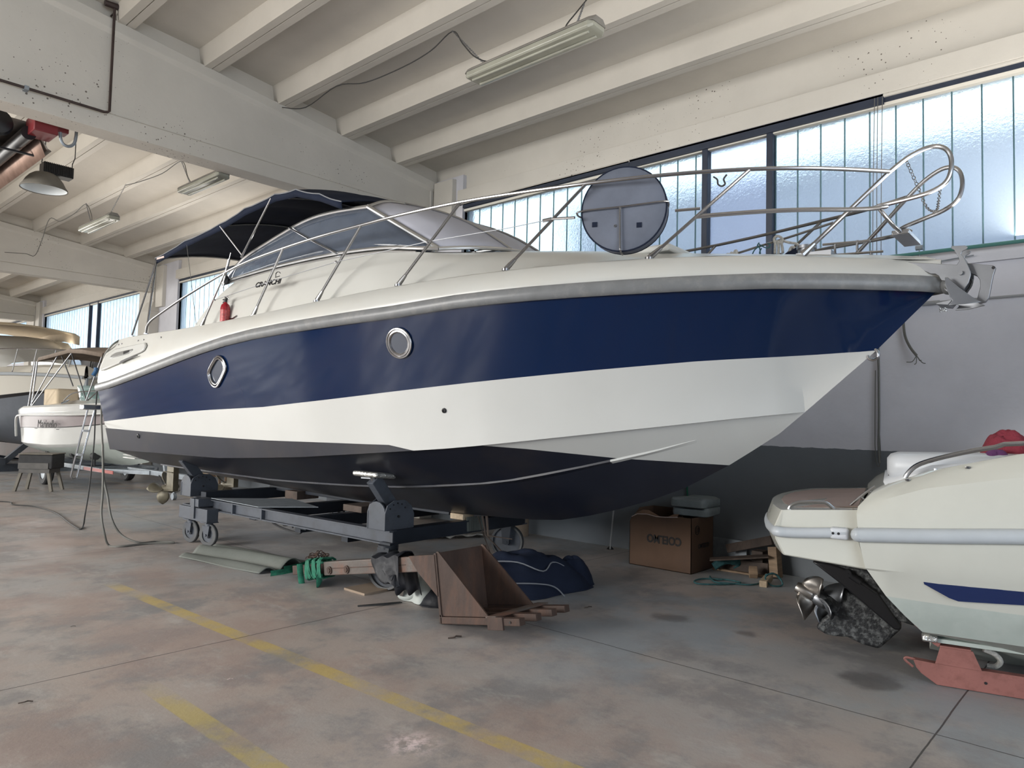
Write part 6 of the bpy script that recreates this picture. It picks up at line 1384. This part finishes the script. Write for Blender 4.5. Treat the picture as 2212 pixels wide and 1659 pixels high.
m = MB(); m.tube([OBR+FRv*x+PRv*y+V(0,0,z) for x, y, z in ((-.06,-.40,.19),(.02,-.38,.20),(.06,-.36,.175),(.02,-.35,.15),(-.05,-.34,.145))], .014, 8, smooth=4)
obj('rope_end', m, MAT['rope'], label='white rope loop farther right on the red cradle, under the hull', cat='rope')
def RW(x, y, z): return OBR + FRv*x + PRv*y + V(0,0,z)
tw = RW(-.16,-.55,1.385)
heap('towel', 'crumpled crimson towel on the sun pad of the ivory boat', 'towel', 'towel_red', tuple(tw+PRv*.12+FRv*-.03), .17,.15,.15, 51, folds=6, amp=.3)
heap('towel', 'purple towel tucked under the crimson one on the ivory boat', 'towel', 'towel_purple', tuple(RW(-.27,-.62,1.36)), .08,.08,.08, 52, folds=4)
heap('towel', 'yellow patterned towel beside the crimson ones on the ivory boat', 'towel', 'towel_yellow', tuple(RW(.04,-.58,1.40)), .10,.09,.10, 53, folds=4)
heap('towel', 'second crimson towel at the very right edge of the photo', 'towel', 'towel_red', tuple(RW(.10,-.40,1.40)), .16,.14,.17, 54, folds=5)

# ------------------------------------------------------------------ boats at the far left
def boat_hull(parent, sec, mats, stripe=None, deckmat='gel_white', cap=True):
    # sec: x, half-breadth at rail, rail height, half-breadth at chine, chine height, keel height, colour split fraction
    rr = {}
    m = MB()
    for side in (-1, 1):
        rows = []
        for s in sec:
            x, b, z, bc, zc, zk, q = s; r = []
            for i in range(4): t = 1-(1-q)*i/4; r.append((x, side*(bc+(b-bc)*t**1.2), zc+(z-zc)*t))
            for i in range(4): t = q*(1-i/4); r.append((x, side*(bc+(b-bc)*t**1.2), zc+(z-zc)*t))
            r.append((x, side*max(bc-.04,0), zc))
            for i in range(1,5): r.append((x, side*max(bc-.04,0)*(1-i/4), zc+(zk-zc)*i/4-.03*math.sin(PI*i/4)))
            rows.append(r)
        m.grid(rows, mf=lambda i, j: 0 if j < 4 else (1 if j < 8 else 2))
        if side == 1: last = rows[0]
        else: first = rows[0]
    m.add(first + last[::-1], [tuple(range(2*len(first)))], 0)
    return obj('hull', m, mats, parent, angle=28, weld=True)
def deck_over(parent, sec, crown, mt, x0, name='deck'):
    m = MB()
    for side in (-1, 1):
        rows = []
        for s in sec:
            x, b, z = s[:3]; c = crown(x)
            rows.append([(x, side*b, z), (x, side*b*.97, z+.04), (x, side*b*.85, z+.05), (x, side*b*.7, z+c*.6+.04), (x, side*b*.4, z+c*.9+.04), (x, 0, z+c+.04)])
        m.grid(rows)
    return obj(name, m, MAT[mt], parent, angle=30, weld=True)

CA = thing('open_motorboat', 'small white open motorboat with a mauve stripe on a galvanised trailer', 'boat', (5.52, 16.2, 0), R(-88))
secC = [(-2.75,.78,1.30,.72,.76,.52,.3),(-2.6,.86,1.50,.74,.74,.50,.3),(-2.2,.90,1.55,.76,.73,.48,.3),(-1,.92,1.58,.78,.74,.46,.3),(.2,.92,1.60,.74,.80,.46,.3),(1.2,.86,1.62,.60,.90,.48,.3),(2.0,.70,1.65,.38,1.02,.58,.3),(2.5,.50,1.68,.18,1.14,.78,.3),(2.85,.25,1.70,.05,1.25,1.05,.3),(3.0,.04,1.71,.005,1.5,1.45,.3)]
boat_hull(CA, secC, [MAT['gel_white'], MAT['gel_white'], MAT['gel_r_low']])
deck_over(CA, secC, lambda x: .16 if x > -.2 else .04, 'gel_white', 0)
for s_ in (-1, 1):
    m = MB(); rows = []
    for s in secC[1:]:
        x, b, z, bc, zc, zk, q = s
        f_ = lambda t: (x-(.10 if x < -2.5 else 0)*0, s_*(bc+(b-bc)*t**1.2+.008), zc+(z-zc)*t)
        k = .47 + (.0 if x > -2.4 else .0); rows.append([f_(.50), f_(.60), f_(.72), f_(.82)])
    m.grid(rows); ss_ = obj('side_stripe', m, MAT['lilac_stripe'], CA)
    m = MB(); rows = []
    for s in secC[1:]:
        x, b, z, bc, zc, zk, q = s; f_ = lambda t: (x, s_*(bc+(b-bc)*t**1.2+.011), zc+(z-zc)*t); rows.append([f_(.485), f_(.505)])
    m.grid(rows); obj('pinstripe', m, MAT['drive_clean'], ss_)
    m = MB(); m.tube([(-2.85,s_*.80,.93),(-2.72,s_*.85,1.12),(-2.55,s_*.90,1.33),(-2.2,s_*.93,1.40),(-1,s_*.95,1.42),(.2,s_*.95,1.44),(1.2,s_*.90,1.46),(2.0,s_*.74,1.50),(2.5,s_*.53,1.54),(3.0,s_*.03,1.58)], .024, 8, smooth=4); obj('spray_rail', m, MAT['gel_white'], CA)
text_mesh('name_lettering', '_Marinello_', .23, MAT['ink'], (-.55,-.925,1.235), (1,0,.01), (0,.02,1), CA, world=False, font_w=1.25, thick=.003)
m = MB(); m.tube([(1.15,-.80,1.72),(1.3,-.55,1.98),(1.42,0,2.05),(1.3,.55,1.98),(1.15,.80,1.72)], .014, 8, smooth=4); m.tube([(0.0,-.82,1.72),(.5,-.84,1.86),(1.2,-.74,1.90),(1.7,-.4,1.90),(1.8,0,1.90)], .012, 8, smooth=4); obj('bow_rail', m, MAT['steel'], CA)
m = MB(); rows = [[V(.55+.35*math.cos(a)*1.2, .72*math.sin(a), 1.72+.30*k/3) + V(-.06*k,0,0) for k in range(4)] for a in [-PI*.5+PI*i/14 for i in range(15)]]; m.grid(rows); obj('windscreen', m, MAT['clear_glass'], CA, solid=.006)
m = MB(); m.box((-1.9,-.6,1.60),(-1.1,-.15,1.98)); obj('engine_box', m, MAT['cream_cover'], CA, bevel=.05, seg=3)
m = MB(); m.box((-1.35,-.35,1.75),(-1.2,-.2,1.92)); obj('seat_hinge', m, MAT['black'], CA)
m = MB(); m.lathe([(0,.0),(.07,0),(.08,.012),(.08,0)], (.2,-.86,1.69), (0,-.5,.86), 16); obj('deck_vent', m, MAT['galv'], CA)
m = MB(); rows = []
for x, z, w in ((-1.75,2.56,.80),(-1.5,2.63,.85),(-.4,2.68,.88),(.3,2.72,.88),(1.0,2.68,.88),(1.9,2.58,.86)):
    rows.append([(x, -w, z-.07)] + [(x, w*(-1+2*k/8), z+.10*(1-(-1+2*k/8)**2)) for k in range(9)] + [(x, w, z-.07)])
m.grid(rows); BM = obj('folding_canopy', m, MAT['brown_canvas'], CA, solid=.012)
for (a, b) in (((-1.72,2.55),(-2.0,1.6)), ((-1.6,2.55),(-1.8,1.6)), ((-.4,2.64),(-1.85,1.62)), ((.4,2.68),(-1.75,1.62)), ((.3,2.68),(1.2,1.72)), ((1.85,2.55),(1.2,1.72)), ((-.2,2.62),(.5,2.0))):
    for s_ in (-1,1):
        m = MB(); m.tube([(a[0], s_*.84, a[1]), (b[0], s_*.84, b[1])], .016 if a[0] < -1 else .012, 7); obj('canopy_frame', m, MAT['steel_dull'], CA)
# trailer
TL = thing('boat_trailer', 'galvanised trailer with red reflective tape under the small white motorboat', 'trailer', (5.52, 16.2, 0), R(-88))
def lbox(name, a, b, mt='galv'): m = MB(); m.box(a, b); return obj(name, m, MAT[mt], TL, smooth=False, bevel=.004)
lbox('side_rail', (-2.2,-.55,.36),(1.2,-.49,.44)); lbox('side_rail', (-2.2,.49,.36),(1.2,.55,.44)); lbox('axle', (-.88,-.72,.26),(-.80,.72,.33))
for x in (-2.1,-.9,.4,1.2): lbox('cross_member', (x-.03,-.55,.36),(x+.03,.55,.42))
lbox('drawbar', (1.2,-.045,.36),(3.55,.045,.45)); 
m = MB(); m.bar((1.2,-.52,.40),(2.2,-.04,.40),.05,.07); obj('drawbar_leg', m, MAT['galv'], TL, smooth=False); m = MB(); m.bar((1.2,.52,.40),(2.2,.04,.40),.05,.07); obj('drawbar_leg', m, MAT['galv'], TL, smooth=False)
m = MB(); m.box((.1,-.562,.37),(1.5,-.552,.43)); 
rt_ = obj('reflector_strip', m, MAT['red_tape'], TL, smooth=False); rt_.location = (.35,0,0)
m = MB(); m.bar((2.85,-.05,.43),(2.7,-.05,.80),.05,.05); m.bar((2.7,-.05,.80),(2.6,-.05,.8),.08,.08); obj('winch_post', m, MAT['galv'], TL, smooth=False)
m = MB(); m.tube([(3.55,0,.42),(3.7,0,.40),(3.74,0,.36)], .03, 8); m.ball((3.75,0,.36), .05, 8); obj('coupling', m, MAT['rubber'], TL)
m = MB(); m.cyl((3.3,-.1,.05),(3.3,-.1,.55),.025,n=10); m.cyl((3.3,-.13,.06),(3.3,-.07,.06),.06,n=14); obj('jockey_wheel', m, MAT['galv'], TL)
m = MB(); m.tube([(2.6,-.06,.38),(2.9,-.06,.16),(3.2,-.06,.12),(3.5,-.06,.2),(3.6,-.03,.36)], .01, 5, smooth=4); obj('trailer_cable', m, MAT['wire'], TL)
for s_ in (-1,1):
    c = (-.84, s_*.80, .26); m = MB(); m.lathe([(.15,-.07),(.24,-.075),(.26,-.05),(.26,.05),(.24,.075),(.15,.07)], c, (0,1,0), 28); w_ = obj('wheel', m, MAT['rubber'], TL); m = MB(); m.lathe([(0,-.05),(.06,-.06),(.15,-.06),(.15,.06),(.06,.03),(0,.03)], c, (0,1,0), 20); obj('wheel_rim', m, MAT['galv'], w_)
    for x in (-1.9,-.5,.6):
        m = MB(); m.cyl((x,s_*.42,.44),(x,s_*.42,.6),.02,n=8); m.cyl((x-.07,s_*.42,.64),(x+.07,s_*.42,.64),.075,n=12); obj('roller', m, MAT['rubber'], TL)
# trestle with a black box
TS = thing('trestle', 'low grey wooden trestle stool carrying the black box', 'trestle', (4.25, 15.8, 0), R(-42))
m = MB(); m.box((-.27,-.2,.34),(.27,.2,.42)); obj('seat', m, MAT['dark_board'], TS, smooth=False, bevel=.005)
for (x, y) in ((-.24,-.17),(.24,-.17),(-.24,.17),(.24,.17)):
    m = MB(); m.bar((x,y,.36),(x*1.35,y*1.2,.0),.05,.05,up=(0,1,0)); obj('leg', m, MAT['dusty'], TS, smooth=False)
m = MB(); rr_ = []
bxo = thing('storage_box', 'black box with sloped grey front standing on the trestle', 'box', (4.27,15.8,.42), R(-42))
m.prism([(-.30,-.22,0),(-.30,.25,0),(-.30,.25,.27),(-.30,-.22,.26)], (.60,0,0)); obj('box_body', m, MAT['rubber'], bxo, smooth=False, bevel=.02); m = MB(); m.box((-.29,-.235,.0),(.24,-.22,.11)); obj('front_panel', m, MAT['dark_board'], bxo, smooth=False); m = MB(); m.box((-.30,-.23,.265),(.31,.26,.285)); obj('lid', m, MAT['dusty'], bxo, smooth=False, bevel=.008)

# big cream boat
CB = thing('motor_cruiser', 'big cream motor cruiser with grey bottom, cut off by the left edge', 'boat', (5.9, 23.4, 0), R(-88))
sp = [(3.956,2.347),(2.761,2.081),(1.679,1.851),(0.992,1.679),(0.165,1.382),(-0.876,0.972),(-1.806,0.609)]
secB = [(-4.5,1.6,2.45,1.45,.95,.6,.5),(-2,1.68,2.42,1.45,.98,.55,.5),(0,1.66,2.40,1.35,1.05,.52,.5),(1.2,1.55,2.39,1.05,1.15,.55,.5),(2.0,1.38,2.38,.78,1.3,.68,.5),(2.7,1.12,2.38,.48,1.45,.9,.5),(3.2,.86,2.37,.25,1.6,1.18,.48),(3.6,.58,2.36,.10,1.75,1.5,.35),(3.9,.32,2.34,.03,1.95,1.9,.1),(4.15,.05,2.32,.005,2.2,2.18,.0)]
boat_hull(CB, secB, [MAT['cream'], MAT['boat_grey'], MAT['boat_grey']])
deck_over(CB, secB, lambda x: .25 if x > -2 else .1, 'cream', 0)
for s_ in (-1,1):
    m = MB(); rows = []
    for s in secB[:-1]:
        x, b, z, bc, zc, zk, q = s; f_ = lambda t: (x, s_*(bc+(b-bc)*max(t,0)**1.2+.01), zc+(z-zc)*t); rows.append([f_(q-.035), f_(q+.035)])
    m.grid(rows); obj('boot_stripe', m, MAT['drive_clean'], CB)
    m = MB(); m.tube([(s[0], s_*(s[1]+.02), s[2]) for s in secB], .04, 8); obj('rubbing_strake', m, MAT['rub_light'], CB)
    m = MB(); pts = [(s[0], s_*(s[1]-.08), s[2]+.62) for s in secB[2:-1]]; m.tube(pts, .018, 7)
    for s in secB[2:-1:1]: m.tube([(s[0]-.25, s_*(s[1]-.05), s[2]), (s[0], s_*(s[1]-.08), s[2]+.62)], .014, 6)
    obj('guard_rail', m, MAT['steel'], CB)
m = MB(); rows = []
for x, w, z0, z1 in ((-4.2,1.3,2.5,3.62),(-2.5,1.35,2.5,3.66),(-.5,1.30,2.5,3.55),(.6,1.15,2.48,3.15),(1.5,.95,2.46,2.76)):
    rows.append([(x,-w,z0),(x,-w*.97,z0+(z1-z0)*.55),(x,-w*.85,z1-.06),(x,-w*.5,z1),(x,0,z1+.03),(x,w*.5,z1),(x,w*.85,z1-.06),(x,w*.97,z0+(z1-z0)*.55),(x,w,z0)])
m.grid(rows); obj('cabin', m, MAT['gel_white'], CB, angle=40)
m = MB(); rows = []
for x, w, z0, z1 in ((-4.0,1.335,2.74,3.05),(-2.5,1.38,2.74,3.08),(-.5,1.33,2.74,3.06),(.5,1.20,2.68,2.95),(.95,1.09,2.64,2.80)):
    rows.append([(x,-w,z0),(x,-w*.985,z1)]); 
m.grid(rows); obj('cabin_window', m, MAT['dark_glass'], CB, solid=.01)
m = MB(); rows = []
for x, w, z in ((-4.6,1.35,3.86),(-3.0,1.38,3.96),(-1.6,1.36,3.92),(-.2,1.30,3.74)):
    rows.append([(x, -w, z-.30),(x,-w,z-.05)] + [(x, w*k, z+.12*(1-k*k)) for k in (-.9,-.5,0,.5,.9)] + [(x,w,z-.05),(x,w,z-.30)])
m.grid(rows); obj('roof_canvas', m, MAT['cream_cover'], CB, solid=.02)
m = MB(); m.cyl((3.55,-.12,2.42),(3.55,-.12,2.62),.05,n=12); m.cyl((3.55,.12,2.42),(3.55,.12,2.62),.05,n=12); m.box((3.2,-.2,2.40),(3.9,.2,2.44)); obj('mooring_bitt', m, MAT['steel'], CB)
m = MB(); m.prism([(3.95,-.02,2.32),(4.25,-.02,2.30),(4.22,-.02,2.05),(4.08,-.02,1.93),(4.0,-.02,2.05)], (0,.04,0)); obj('bow_anchor', m, MAT['galv'], CB)
CC = thing('hull_cradle', 'grey steel cradle beneath the big cream motor cruiser', 'cradle', (5.9, 23.4, 0), R(-88))
for x in (-2.5, 2.4):
    m = MB(); m.box((x-.1,-1.3,.0),(x+.1,1.3,.18)); obj('cross_beam', m, MAT['trolley'], CC, smooth=False)
    for s_ in (-1,1):
        m = MB(); m.bar((x,s_*1.2,.15),(x,s_*(.95 if x < 0 else .4),.95 if x < 0 else .9),.12,.12,up=(1,0,0)); obj('prop', m, MAT['trolley'], CC, smooth=False)
for s_ in (-1,1):
    m = MB(); m.box((-2.6,s_*1.25-.06,.18),(2.8,s_*1.25+.06,.34)); obj('side_beam', m, MAT['trolley'], CC, smooth=False)
m = MB(); m.box((-2.6,-.15,.18),(2.4,.15,.56)); obj('keel_block', m, MAT['rust'], CC, smooth=False)
# wooden stool behind the trolley
SL = thing('wooden_stool', 'little wooden stool seen under the keel behind the trolley', 'stool', (6.695,13.803,0.000))
q = V((6.695,13.803,0.000))
m = MB(); m.box((q.x-.2,q.y-.16,.36),(q.x+.2,q.y+.16,.39)); obj('seat', m, MAT['wood_pale'], SL, True, smooth=False)
for dx in (-.17,.17):
    for dy in (-.13,.13):
        m = MB(); m.box((q.x+dx-.02,q.y+dy-.02,0),(q.x+dx+.02,q.y+dy+.02,.36)); obj('leg', m, MAT['wood'], SL, True, smooth=False)
m = MB(); m.box((q.x-.17,q.y-.14,.30),(q.x+.17,q.y-.12,.36)); obj('apron', m, MAT['wood'], SL, True, smooth=False)
